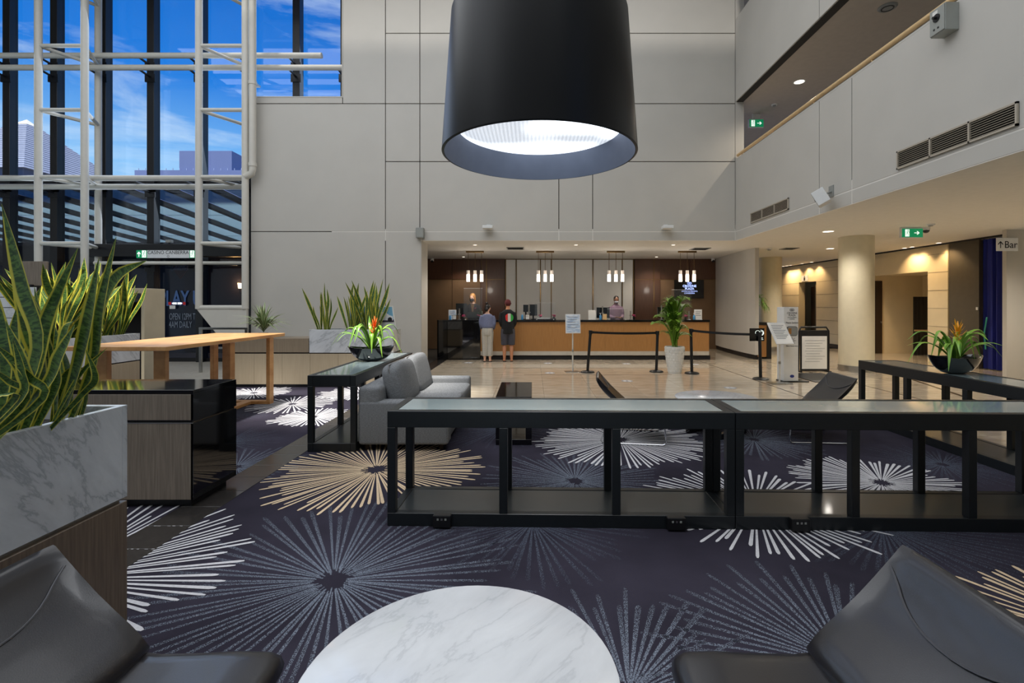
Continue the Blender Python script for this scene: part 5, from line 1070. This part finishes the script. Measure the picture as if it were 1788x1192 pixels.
l = bpy.data.lights.new('sconce_light', 'POINT'); l.energy = 14; l.color = (1, .55, .2); l.shadow_soft_size = .06; o = bpy.data.objects.new('sconce_light', l); COL.objects.link(o); o.location = (XP(412, 16.0), 15.98, 2.3)
# ------------------------------------------------------------------ bar sign, washroom sign, slats, curtain
bs = thing('bar_sign', (XP(1755, 10.6), 10.6, 2.7), 'grey projecting bar sign with an up arrow on the pier', 'sign'); Y = 10.6
boxo('plate', (XP(1741, Y), XP(1778, Y), Y, Y+.03, ZP(438, Y), ZP(415, Y)), 'sign_grey', bs, bevel=.004, seg=1); text('Bar', .22, (XP(1765, Y), Y-.002, ZP(427.5, Y)), 'ink', bs, sx=.95)
q = MB().box(XP(1747, Y)-.008, XP(1747, Y)+.008, Y-.003, Y, ZP(433, Y), ZP(422, Y)); ax = XP(1747, Y); zt = ZP(421.5, Y); q.prism([(ax, zt+.01), (ax+.055, zt-.05), (ax+.055, zt-.075), (ax, zt-.02), (ax-.055, zt-.075), (ax-.055, zt-.05)], 'y', Y-.003, Y); build('arrow', q, 'ink', bs); boxo('bracket', (10.45, 10.6, Y+.03, 10.7, ZP(430, Y), ZP(424, Y)), 'steel', bs)
wsn = thing('washroom_sign', (CX-.02, Yx(1405), 2.5), 'steel washroom sign with a standing figure over the doorway', 'sign'); y0, y1 = Yx(1411), Yx(1400); boxo('plate', (CX-.02, CX, y0, y1, ZP(491, Yx(1405)), ZP(481, Yx(1405))), 'sign_grey', wsn); ym = (y0+y1)/2; zc = ZP(486, Yx(1405)); build('figure', MB().box(CX-.024, CX-.02, ym-.05, ym+.05, zc-.09, zc+.04).ball((CX-.022, ym, zc+.075), .003, .03, .03), 'ink', wsn)
bsx = thing('slat_screen', (12.34, 15.5, 0), 'black slatted screen in the cream alcove', 'screen')
for k in range(4): boxo('slat', (12.13+.115*k, 12.215+.115*k, 15.48, 15.52, 0, 1.86), 'plastic_black', bsx)
boxo('rail', (12.13, 12.57, 15.45, 15.48, .76, .81), 'rail_wood', bsx)
cu = MB(); n = 26; ring = []
for i in range(n+1):
    y = Yx(1766)+(Yx(1708)-Yx(1766))*i/n; ring.append((CX+.1+.035*math.sin(i*1.3)+.02*math.sin(i*2.9), y))
cu.loft([[(p[0], p[1], z) for p in ring] for z in (.02, 1.0, 2.0, CEIL-.02)], cap=False, closed=False); cu.loft([[(p[0]+.01, p[1], z) for p in ring] for z in (.02, 1.0, 2.0, CEIL-.02)], cap=False, closed=False)
ct = thing('blue_curtain', (CX+.1, 11.8, 0), 'deep blue curtain hanging beside the pier', 'curtain'); build('cloth', cu, 'curtain_blue', ct, smooth=True); build('curtain_track', MB().box(CX+.07, CX+.14, Yx(1766), Yx(1708), CEIL-.03, CEIL), 'steel', ct)
build('painted_stroke', MB().tube([(CX+.03, Yx(1719), .5), (CX+.02, Yx(1717), .9), (CX+.02, Yx(1722), 1.3)], .022, 8, flat=.3), 'teal_paint', ct)
lsw = thing('light_switch', (CX, Yx(1706), 1.5), 'small white switch plate on the umber panel', 'switch'); boxo('plate', (CX+.005, CX+.02, Yx(1707), Yx(1703.5), ZP(541, 12.3), ZP(536, 12.3)), 'plastic_white', lsw); boxo('rocker', (CX+.002, CX+.005, Yx(1706), Yx(1704.5), ZP(540, 12.3), ZP(537, 12.3)), 'paper', lsw)
# ------------------------------------------------------------------ queue barriers, signs, sanitiser
def post(px, py, h, label, lean=0):
    Y = EYE*FPX/(py-PPY); x = XP(px, Y); t = thing('barrier_post', (x, Y, 0), label, 'barrier post', 'black queue barrier posts')
    build('base', MB().lathe([(.003, 0), (.165, 0), (.165, .015), (.15, .03), (.05, .05), (.003, .05)], n=32), 'plastic_black', t, smooth=True, local=True); build('pole', MB().tube([(0, 0, .04), (lean, 0, h)], .033, 16), 'plastic_black', t, smooth=True, local=True); build('head', MB().tube([(lean*.95, 0, h-.08), (lean, 0, h+.01)], .042, 16), 'plastic_black', t, smooth=True, local=True)
    return Vector((x+lean, Y, h-.035))
a = post(1026, 650, .99, 'black barrier post beside the sign on a pole', .07); b = post(1146, 649, .97, 'black barrier post just left of the palm', .03); c = post(1208, 652, 1.04, 'black barrier post just right of the palm', -.02); d = post(1328, 662, 1.0, 'black barrier post with a notice box by the sanitiser', -.02)
def belt(p, q, label, sag=.02):
    t = thing('barrier_belt', ((p.x+q.x)/2, (p.y+q.y)/2, p.z-.05), label, 'belt', 'black queue barrier belts'); n = 10; dr = (q-p).normalized(); nn = Vector((-dr.y, dr.x, 0))*.0015; p2 = p+dr*.04; q2 = q-dr*.04
    rings = []
    for i in range(n+1):
        f = i/n; o = p2.lerp(q2, f)+Vector((0, 0, -sag*4*f*(1-f))); rings.append([o+nn+Vector((0, 0, .027)), o-nn+Vector((0, 0, .027)), o-nn-Vector((0, 0, .027)), o+nn-Vector((0, 0, .027))])
    build('webbing', MB().loft(rings), 'plastic_black', t)
    for s, o in ((0, p2), (1, q2)): build('clip', MB().box(o.x-.02, o.x+.02, o.y-.012, o.y+.012, o.z-.033, o.z+.033), 'plastic_black', t)
belt(a, b, 'black belt strung left of the palm pot'); belt(c, d, 'black belt strung right of the palm pot')
nb = thing('notice_box', (d.x, d.y-.05, .9), 'black notice box with white symbols on the barrier post', 'sign'); x, Y = d.x, d.y+.05
boxo('panel', (x-.19, x+.13, Y, Y+.02, .82, 1.1), 'screen_black', nb, bevel=.004, seg=1)
q = MB()
for cx_, r_, s0, s1 in ((x-.02, .05, 20, 200), (x+.05, .06, -150, 100), (x+.06, .035, -120, 120)):
    q.tube([(cx_+r_*math.cos(R(s0+(s1-s0)*i/10)), Y-.004, 1.0+r_*math.sin(R(s0+(s1-s0)*i/10))) for i in range(11)], .009, 6, flat=.4)
build('white_symbol', q, 'sign_white', nb); boxo('white_line', (x-.0, x+.09, Y-.004, Y, .88, .895), 'sign_white', nb); boxo('white_line', (x+.02, x+.1, Y-.004, Y, .85, .86), 'sign_white', nb)
def polesign(px, py, zt, w, h, label, tilt, rz, m, lines, base=.18):
    Y = EYE*FPX/(py-PPY); x = XP(px, Y); t = thing('pole_sign', (x, Y, 0), label, 'sign', 'framed signs on slim poles', rz)
    build('base', MB().box(-base, base, -.13, .13, 0, .012), 'steel', t, bevel=.004, local=True); build('pole', MB().tube([(0, 0, .01), (0, 0, zt)], .018, 12), 'white_steel', t, smooth=True, local=True); build('collar', MB().tube([(0, 0, zt*.5), (0, 0, zt*.5+.05)], .026, 12), 'steel', t, smooth=True, local=True)
    Mx = Matrix.Translation((0, -.03, zt+h*.4)) @ Matrix.Rotation(R(tilt), 4, 'X'); f = build('frame', MB().box(-w/2, w/2, -.012, .012, -h/2, h/2, Mx), 'plastic_white', t, bevel=.004, seg=1, local=True); build('sheet', MB().box(-w/2+.02, w/2-.02, -.015, -.012, -h/2+.02, h/2-.02, Mx), m, t, local=True)
    for i in range(lines): build('print_line', MB().box(-w*.36, w*(.36-.1*(i % 3)), -.0165, -.015, h*(.34-.68*i/lines), h*(.34-.68*i/lines)+h*.022, Mx), 'ink_grey', t, local=True)
polesign(1000, 649, .97, .36, .46, 'framed poster on a slim white pole in front of the desk', -8, R(6), 'paper_blue', 5)
polesign(1361, 669, .80, .36, .56, 'tilted framed notice on a pole at the sanitiser tower', -42, R(2), 'paper', 9, .22)
SYY = 10.15; sz = thing('sanitiser_tower', (XP(1381, SYY), SYY+.1, 0), 'tall white hand sanitiser tower with oval opening', 'dispenser', rz=R(2)); sw = .155; sh = 1.56
build('body', MB().prism([(-sw, -.1), (sw, -.1), (sw, .17), (-sw, .17)], 'z', 0.02, sh), 'plastic_white', sz, bevel=.006, local=True); build('base', MB().box(-sw-.03, sw+.2, -.15, .15, 0, .02), 'plastic_black', sz, local=True)
def rrect(w, h, r, n=6): return [(sx*(w-r)+r*math.cos(a0+math.pi/2*i/n), sz_*(h-r)+r*math.sin(a0+math.pi/2*i/n)) for sx, sz_, a0 in ((1, 1, 0), (-1, 1, math.pi/2), (-1, -1, math.pi), (1, -1, 1.5*math.pi)) for i in range(n+1)]
op = build('opening', MB().prism([(p[0]+.02, p[1]+1.06) for p in rrect(.115, .1, .05)], 'y', -.106, -.1), 'ink', sz, local=True); build('recess', MB().prism([(p[0]+.02, p[1]+1.06) for p in rrect(.108, .093, .045)], 'y', -.109, -.106), 'plastic_grey', op, local=True); build('bottle', MB().box(-.06, .0, -.112, -.109, 1.0, 1.12), 'oak_front', op, local=True)
for s_, z_, zz in (('CROWNE', .055, 1.435), ('PLAZA', .055, 1.39), ('HOTELS & RESORTS', .024, 1.345), ('CANBERRA', .024, 1.31), ('Please Sanitize', .05, 1.235), ('Place Hands Here', .038, .75)): text(s_, z_, (.02, -.102, zz), 'ink', sz, local=True, sx=.9)
emblem((.02, -.1, 1.5), .05, 'ink', sz)
for ch in sz.children:
    if ch.name.startswith('emblem'): ch.data.transform(Matrix.Translation(wloc(sz)))
q = MB().tube([(.02+.04*math.cos(i*.4), -.103, .86+.04*math.sin(i*.4)) for i in range(17)], .004, 6); 
for i in range(8): q.tube([(.02+.05*math.cos(i*.785), -.103, .86+.05*math.sin(i*.785)), (.02+.08*math.cos(i*.785), -.103, .86+.08*math.sin(i*.785))], .004, 6)
q.tube([(0, -.103, .86), (.04, -.103, .86)], .006, 6); build('hand_symbol', q, 'ink_grey', sz, local=True)
build('oval_badge', MB().lathe([(.003, 0), (.045, 0), (.045, .004), (.003, .004)], n=24, sy=.7, M=Matrix.Translation((.02, -.1, .12)) @ Matrix.Rotation(R(90), 4, 'X')), 'logo_blue', sz, local=True)
AY = 11.6; af = thing('frame_sign', (XP(1424, AY), AY, 0), 'black framed floor sign behind the sanitiser tower', 'sign'); x0, x1 = XP(1398, AY), XP(1446, AY)
build('tube_frame', MB().tube([(x0, AY+.1, 0), (x0, AY+.08, .95), (x0+.05, AY+.08, 1.07), (x1, AY+.08, 1.07), (x1+.06, AY+.08, .98), (x1+.07, AY+.1, 0)], .022, 10), 'plastic_black', af, smooth=True)
boxo('board', (x0, x1, AY, AY+.04, .03, 1.0), 'plastic_black', af, bevel=.006, seg=1); boxo('sheet', (x0+.03, x1-.03, AY-.004, AY, .08, .86), 'paper', af)
for i in range(9): boxo('print_line', (x0+.1+.03*(i % 2), x1-.08-.06*(i % 3), AY-.006, AY-.004, .75-.062*i, .757-.062*i), 'ink_grey', af)
for k in (-1, 1): boxo('foot', ((x0 if k < 0 else x1+.04)-.02, (x0 if k < 0 else x1+.04)+.03, AY-.02, AY+.35, 0, .03), 'plastic_black', af)
tag(boxo('floor_mat', (XP(1400, 10.6), 6.75, 10.1, 11.4, 0, .012), 'mullion_black'), 'black rubber mat on the travertine beside the sanitiser tower', 'mat')
cdk = thing('concierge_desk', (6.85, 14.65, 0), 'narrow wood and black concierge desk beyond the barrier post', 'desk'); kx = XP(1339, 14.4)
boxo('wood_panel', (6.63, kx, 14.42, 14.9, .06, 1.0), 'oak_front', cdk); boxo('black_side', (kx, XP(1347, 14.4), 14.4, 14.92, 0, 1.08), 'plastic_black', cdk); boxo('top_slab', (6.63, kx, 14.4, 14.92, 1.0, 1.08), 'plastic_black', cdk); boxo('kick_plate', (6.63, kx, 14.46, 14.9, 0, .06), 'slot_dark', cdk)
mat('sticker_grey', (158, 160, 166), .3, var=.05)
# floor stickers with footprints
for i, (px, py) in enumerate([(1095, 665), (1275, 677), (960, 651), (818, 633), (957, 634), (1094, 635), (1213, 636)]):
    Y = EYE*FPX/(py-PPY); x = XP(px, Y); t = thing('floor_sticker', (x, Y, 0), 'white footprint sticker on the travertine floor, %s' % ('near the loop of barriers', 'left of the barrier with notice box', 'left of the sign on a pole', 'left of the two guests', 'right of the two guests', 'below the middle of the desk', 'behind the right barrier post')[i], 'sticker', 'footprint stickers on the floor')
    build('disc', MB().lathe([(.003, .0012), (.12, .0012), (.12, .002), (.003, .002)], n=28), 'sticker_grey', t, local=True)
    for s in (-1, 1): build('footprint', MB().lathe([(.003, .002), (.034, .002), (.034, .003), (.003, .003)], n=16, sy=2.2, M=Matrix.Translation((s*.05, 0, 0)) @ Matrix.Rotation(s*.15, 4, 'Z')), 'plastic_white', t, local=True)
# car poster on the credenza
PY = 9.95; cpz = 1.125; ps = thing('car_poster', (XP(645, PY), PY, .68), 'printed board with a white car behind the credenza plants', 'poster'); Z0, Z1 = ZP(577, PY)-.12, ZP(534, PY)
zq = lambda f: Z0+(Z1-Z0)*f
build('board', MB().prism([(XP(598, PY), Z0), (XP(694, PY), Z0), (XP(686, PY), Z1), (XP(610, PY), Z1)], 'y', PY, PY+.012), 'paper', ps); build('sky_print', MB().prism([(XP(611, PY), zq(.55)), (XP(687, PY), zq(.55)), (XP(684.5, PY), zq(.97)), (XP(612, PY), zq(.97))], 'y', PY-.003, PY), 'photo_sky', ps); build('road_print', MB().prism([(XP(609, PY), zq(.47)), (XP(688.5, PY), zq(.47)), (XP(687.5, PY), zq(.56)), (XP(610, PY), zq(.56))], 'y', PY-.004, PY), 'photo_road', ps)
car = MB().prism([(XP(660, PY), zq(.53)), (XP(686, PY), zq(.53)), (XP(686, PY), zq(.66)), (XP(680, PY), zq(.7)), (XP(672, PY), zq(.8)), (XP(664, PY), zq(.8)), (XP(658, PY), zq(.66))], 'y', PY-.006, PY-.002); build('car_print', car, 'photo_car', ps); build('wheel_print', MB().lathe([(.003, 0), (.045, 0), (.045, .003), (.003, .003)], n=20, M=Matrix.Translation((XP(681, PY), PY-.006, zq(.56))) @ Matrix.Rotation(R(90), 4, 'X')), 'ink', ps)
# ------------------------------------------------------------------ people
def remesh(mb, voxel, smooth=4):
    me = bpy.data.meshes.new('t'); me.from_pydata([tuple(v) for v in mb.v], [], mb.f)
    bm = bmesh.new(); bm.from_mesh(me); bmesh.ops.recalc_face_normals(bm, faces=bm.faces); bm.to_mesh(me); bm.free()
    o = bpy.data.objects.new('t', me); COL.objects.link(o)
    r = o.modifiers.new('r', 'REMESH'); r.mode = 'VOXEL'; r.voxel_size = voxel
    s = o.modifiers.new('s', 'SMOOTH'); s.iterations = smooth; s.factor = .5
    dg = bpy.context.evaluated_depsgraph_get(); dg.update(); out = bpy.data.meshes.new_from_object(o.evaluated_get(dg)); bpy.data.objects.remove(o)
    out.polygons.foreach_set('use_smooth', [True]*len(out.polygons)); return out
def meshobj(name, me, m, parent):
    me.name = name; me.materials.clear(); me.materials.append(MATS[m]); o = bpy.data.objects.new(name, me); COL.objects.link(o); o.parent = parent; return o
def trunk(mb, rings, k=1.0, pad=0.0, n=18):
    mb.loft([[(cx+(rx*k+pad)*math.cos(2*math.pi*j/n), cy+(ry*k+pad)*math.sin(2*math.pi*j/n), z) for j in range(n)] for z, rx, ry, cx, cy in rings])
def limb(mb, pts, rad, n=12): mb.tube(spline(pts, 14), [rad[0]+0 if False else (lambda t: rad[min(int(t*(len(rad)-1)), len(rad)-2)]*(1-(t*(len(rad)-1)-min(int(t*(len(rad)-1)), len(rad)-2)))+rad[min(int(t*(len(rad)-1)), len(rad)-2)+1]*(t*(len(rad)-1)-min(int(t*(len(rad)-1)), len(rad)-2)))(i/14) for i in range(15)], n)
def hand(mb, w, d, palm_n, side):
    d = Vector(d).normalized(); u = Vector(palm_n).normalized(); s = d.cross(u).normalized()
    mb.tube([w-d*.01, w+d*.03, w+d*.085], [.026, .034, .036], 10, flat=.5)
    for k, L in ((-1.5, .062), (-.5, .076), (.5, .08), (1.5, .07)):
        b = w+d*.08+s*k*.019; mb.tube([b, b+d*L*.5-u*.006, b+d*L*.85-u*.026, b+d*L*.95-u*.04], [.0095, .009, .0085, .007], 8)
    b = w+d*.035+s*side*.028; mb.tube([b, b+s*side*.03+d*.02-u*.008, b+s*side*.036+d*.055-u*.02], [.012, .0105, .008], 8)
TORSO = [(.84, .10, .085, 0, 0), (.90, .158, .112, 0, -.01), (.97, .162, .115, 0, -.012), (1.07, .132, .098, 0, 0), (1.18, .142, .105, 0, .004), (1.30, .168, .112, 0, 0), (1.39, .172, .098, 0, -.008), (1.435, .12, .08, 0, -.012), (1.47, .062, .06, 0, -.005), (1.52, .052, .054, 0, .006), (1.57, .05, .056, 0, .012)]
def person(name, loc, rz, label, h, skin, arms, male=False, stance=.095, turn=0.0, nod=0.0):
    t = thing(name, loc, label, 'person', None, rz); s = h/1.72; S = Matrix.Scale(s, 4)
    mb = MB(); k = 1.06 if male else .96
    trunk(mb, TORSO, k)
    H = Matrix.Translation((0, .012, 1.53)) @ Matrix.Rotation(turn, 4, 'Z') @ Matrix.Rotation(nod, 4, 'X')
    mb.ball((0, .012, .105), .075, .094, .108, 18, 12, M=H); mb.ball((0, .04, .06), .052, .058, .06, 14, 8, M=H); mb.ball((0, .105, .085), .012, .02, .022, 8, 6, M=H)
    mb.ball((0, .094, .045), .024, .014, .009, 8, 6, M=H)
    for q in (-1, 1): mb.ball((q*.077, .0, .09), .011, .022, .032, 8, 6, M=H)
    for q in (-1, 1):
        limb(mb, [(q*.085, -.01, .9), (q*(stance+.0), 0, .66), (q*stance, .015, .48), (q*stance, -.022, .33), (q*stance, -.02, .08)], [.088, .08, .058, .056, .036])
        mb.tube([(q*stance, -.055, .035), (q*stance, .0, .045), (q*(stance+.01), .09, .028), (q*(stance+.014), .165, .018)], [.034, .04, .04, .026], 12, flat=.8)
        for j in range(5): mb.ball((q*(stance+.014)+(j-2)*.015, .18-.008*abs(j-1.5), .014), .011, .02, .011, 8, 5)
        A = arms[0 if q < 0 else 1]
        P = [Vector((q*.165*k, -.005, 1.385))]+[Vector((q*p[0], p[1], p[2])) for p in A]
        limb(mb, P, [.054, .047, .04, .037, .026]); hand(mb, P[-1], P[-1]-P[-2], Vector((0, 0, 1)), -q)
    me = remesh(mb, .0085, 3); me.transform(S); o = meshobj('body', me, skin, t)
    ey = MB()
    for q in (-1, 1): ey.ball((q*.03, .092, .105), .012, .008, .008, 8, 6, M=H)
    build('eyes', ey, 'ink', o, smooth=True, local=True).data.transform(S)
    return t, S, H, k
def garment(name, t, S, m, fn, voxel=.011, smooth=5):
    mb = MB(); fn(mb); me = remesh(mb, voxel, smooth); me.transform(S); return meshobj(name, me, m, t)
def sleeves(mb, arms, k, rad, upto):
    for q in (-1, 1):
        P = [Vector((q*.155*k, -.005, 1.385))]+[Vector((q*p[0], p[1], p[2])) for p in arms[0 if q < 0 else 1]]
        limb(mb, P[:upto], rad)
def legs(mb, stance, rad, zs, pad=.0):
    trunk(mb, [(.80, .15, .12, 0, -.01), (.90, .172, .128, 0, -.012), (.98, .168, .125, 0, -.012), (1.04, .15, .112, 0, -.006)], 1, pad)
    for q in (-1, 1): limb(mb, [(q*.085, -.01, .92)]+[(q*stance, y, z) for y, z in zs], rad)
GYY = 13.82
ARM_F = [(.21, .05, 1.24), (.20, .10, 1.12), (.16, .24, 1.12), (.10, .33, 1.15)]       # forearms up on the desk
ARM_S = [(.20, -.005, 1.25), (.197, -.01, 1.11), (.17, .12, 1.0), (.12, .21, 1.0)]     # elbows bent in front
# woman in slate top
t, S, H, k = person('person', (XP(851.5, GYY), GYY-.06, 0), 0, 'woman in loose slate-blue top and striped trousers seen from behind at the desk', 1.60, 'skin_light', (ARM_S, ARM_S), False, .08, R(-28), R(-8))
garment('top', t, S, 'knit_slate', lambda mb: (trunk(mb, [(1.02, .17, .125, 0, -.01), (1.06, .19, .14, 0, -.01), (1.16, .185, .138, 0, -.005), (1.28, .18, .128, 0, 0), (1.38, .17, .11, 0, -.006), (1.435, .13, .092, 0, -.01), (1.45, .09, .075, 0, -.01)]), sleeves(mb, (ARM_S, ARM_S), 1.0, [.064, .062, .058, .048], 4)))
garment('trousers', t, S, 'trousers_stripe', lambda mb: legs(mb, .08, [.105, .1, .088, .084, .08], [(0, .66), (.0, .48), (-.01, .33), (-.012, .17)], .008))
hb = MB(); hb.ball((0, -.012, .125), .086, .098, .1, 16, 10, M=H); hb.ball((0, -.075, .05), .07, .04, .075, 14, 8, M=H); hb.ball((-.01, -.06, .235), .042, .042, .036, 12, 8, M=H)
build('hair', hb, 'hair_dark', t, smooth=True, local=True).data.transform(S)
sh = MB()
for q in (-1, 1): sh.tube([(q*.08, -.075, .009), (q*.08, .05, .009), (q*.092, .19, .009)], [.038, .044, .034], 12, flat=.22)
build('sandals', sh, 'hair_dark', t, smooth=True, local=True)
# man in black tee, shorts and beanie
t, S, H, k = person('person', (XP(887, GYY), GYY-.04, 0), R(4), 'man in maroon beanie, black long tee and grey shorts seen from behind at the desk', 1.72, 'skin_tan', (ARM_S, ARM_S), True, .1, R(30), R(0))
garment('tee', t, S, 'tee_black', lambda mb: (trunk(mb, [(.79, .186, .14, 0, -.01), (.80, .188, .142, 0, -.01), (.86, .188, .14, 0, -.01), (1.0, .185, .138, 0, -.01), (1.18, .182, .132, 0, -.0), (1.32, .195, .128, 0, 0), (1.40, .185, .112, 0, -.008), (1.45, .11, .085, 0, -.01), (1.475, .078, .072, 0, -.006)]), sleeves(mb, (ARM_S, ARM_S), 1.06, [.068, .06, .056, .05], 4)))
garment('shorts', t, S, 'shorts_grey', lambda mb: legs(mb, .1, [.112, .108, .1, .098], [(.0, .72), (.005, .6), (.01, .47)], .006))
for nm, a, b in (('print_red', -90-70, -1), ('print_white', 0, 0), ('print_green', 0, 0)): pass
def stripe(x0, x1, m):
    q = MB(); n = 10; R0 = .118; cz = 1.245; yb = -.138
    top = []; bot = []
    for i in range(n+1):
        x = x0+(x1-x0)*i/n; hh = math.sqrt(max(R0*R0-x*x, 1e-6)); y = yb+.14*(x/.19)**2*.55
        top.append((x+.035, y, cz+hh)); bot.append((x+.035, y, cz-hh))
    fr = [(p[0], p[1]-.004, p[2]) for p in top+bot[::-1]]; bk = [(p[0], p[1]+.006, p[2]) for p in top+bot[::-1]]; q.loft([fr, bk]); o = build('back_print', q, m, t, local=True); o.data.transform(S)
stripe(-.117, -.042, 'print_red'); stripe(-.04, .04, 'print_white'); stripe(.042, .117, 'print_green')
hb = MB(); hb.ball((0, .004, .125), .088, .106, .108, 18, 12, M=H); hb.tube([H @ Vector((.087*math.cos(a_*.35), .004+.104*math.sin(a_*.35), .105-.012*math.sin(a_*.35))) for a_ in range(19)], .012, 8); build('beanie', hb, 'beanie', t, smooth=True, local=True).data.transform(S)
sh = MB()
for q in (-1, 1): sh.tube([(q*.1, -.08, .009), (q*.1, .05, .009), (q*.114, .2, .009)], [.042, .048, .038], 12, flat=.22)
build('flip_flops', sh, 'hair_dark', t, smooth=True, local=True)
# blonde receptionist
ARM_D = [(.20, .02, 1.24), (.205, .03, 1.11), (.15, .2, 1.06), (.09, .3, 1.07)]
t, S, H, k = person('person', (XP(826, 15.3), 15.3, .16), R(180), 'blonde receptionist in dark blazer and face mask behind the desk', 1.76, 'skin_light', (ARM_D, ARM_D), False, .09, R(-22), R(-12))
garment('blazer', t, S, 'blazer_dark', lambda mb: (trunk(mb, [(.82, .175, .13, 0, -.01), (.95, .175, .13, 0, -.01), (1.08, .15, .115, 0, 0), (1.2, .16, .12, 0, .004), (1.32, .182, .125, 0, 0), (1.40, .178, .11, 0, -.008), (1.445, .11, .082, 0, -.016)]), sleeves(mb, (ARM_D, ARM_D), 1.0, [.064, .058, .052, .045, .04], 5)))
garment('trousers', t, S, 'blazer_dark', lambda mb: legs(mb, .09, [.1, .09, .072, .068, .06], [(0, .66), (.0, .48), (-.01, .33), (-.012, .08)], .002), .014)
build('blouse', MB().prism([(-.05, 1.43), (.05, 1.43), (.02, 1.18), (-.02, 1.18)], 'y', .10, .135), 'umber_panel', t, local=True).data.transform(S)
build('name_badge', MB().box(-.11, -.06, .125, .135, 1.30, 1.315), 'flower_magenta', t, local=True).data.transform(S)
hb = MB(); hb.ball((0, -.014, .135), .089, .103, .103, 16, 10, M=H)
for q in (-1, 1): hb.tube([H @ Vector((q*.055, .03, .185)), H @ Vector((q*.08, .03, .12)), H @ Vector((q*.083, .01, .04)), H @ Vector((q*.078, .01, -.07))], [.018, .026, .03, .014], 10)
hb.tube([H @ Vector((0, -.08, .12)), H @ Vector((0, -.08, .0)), H @ Vector((0, -.07, -.1))], [.07, .07, .05], 12, flat=.6)
build('hair', hb, 'hair_blond', t, smooth=True, local=True).data.transform(S)
build('face_mask', MB().ball((0, .06, .055), .062, .072, .056, 16, 10, M=H), 'mask_dark', t, smooth=True, local=True).data.transform(S)
# man in mauve shirt
t, S, H, k = person('person', (XP(1075.5, 15.3), 15.3, .16), R(186), 'receptionist in mauve shirt and pale face mask behind the desk', 1.70, 'skin_brown', (ARM_D, ARM_D), True, .1, R(-5), R(-20))
garment('shirt', t, S, 'shirt_mauve', lambda mb: (trunk(mb, [(.86, .17, .125, 0, -.01), (1.0, .175, .13, 0, -.01), (1.18, .176, .128, 0, -.0), (1.32, .19, .125, 0, 0), (1.40, .182, .11, 0, -.008), (1.45, .1, .08, 0, -.01), (1.485, .068, .068, 0, -.004)]), sleeves(mb, (ARM_D, ARM_D), 1.06, [.066, .06, .054, .048, .042], 5)))
garment('trousers', t, S, 'blazer_dark', lambda mb: legs(mb, .1, [.1, .09, .072, .068, .06], [(0, .66), (.0, .48), (-.01, .33), (-.012, .08)], .002), .014)
hb = MB(); hb.ball((0, -.014, .138), .083, .098, .086, 16, 10, M=H); build('hair', hb, 'hair_dark', t, smooth=True, local=True).data.transform(S)
build('face_mask', MB().ball((0, .058, .046), .064, .078, .06, 16, 10, M=H), 'mask_grey', t, smooth=True, local=True).data.transform(S)
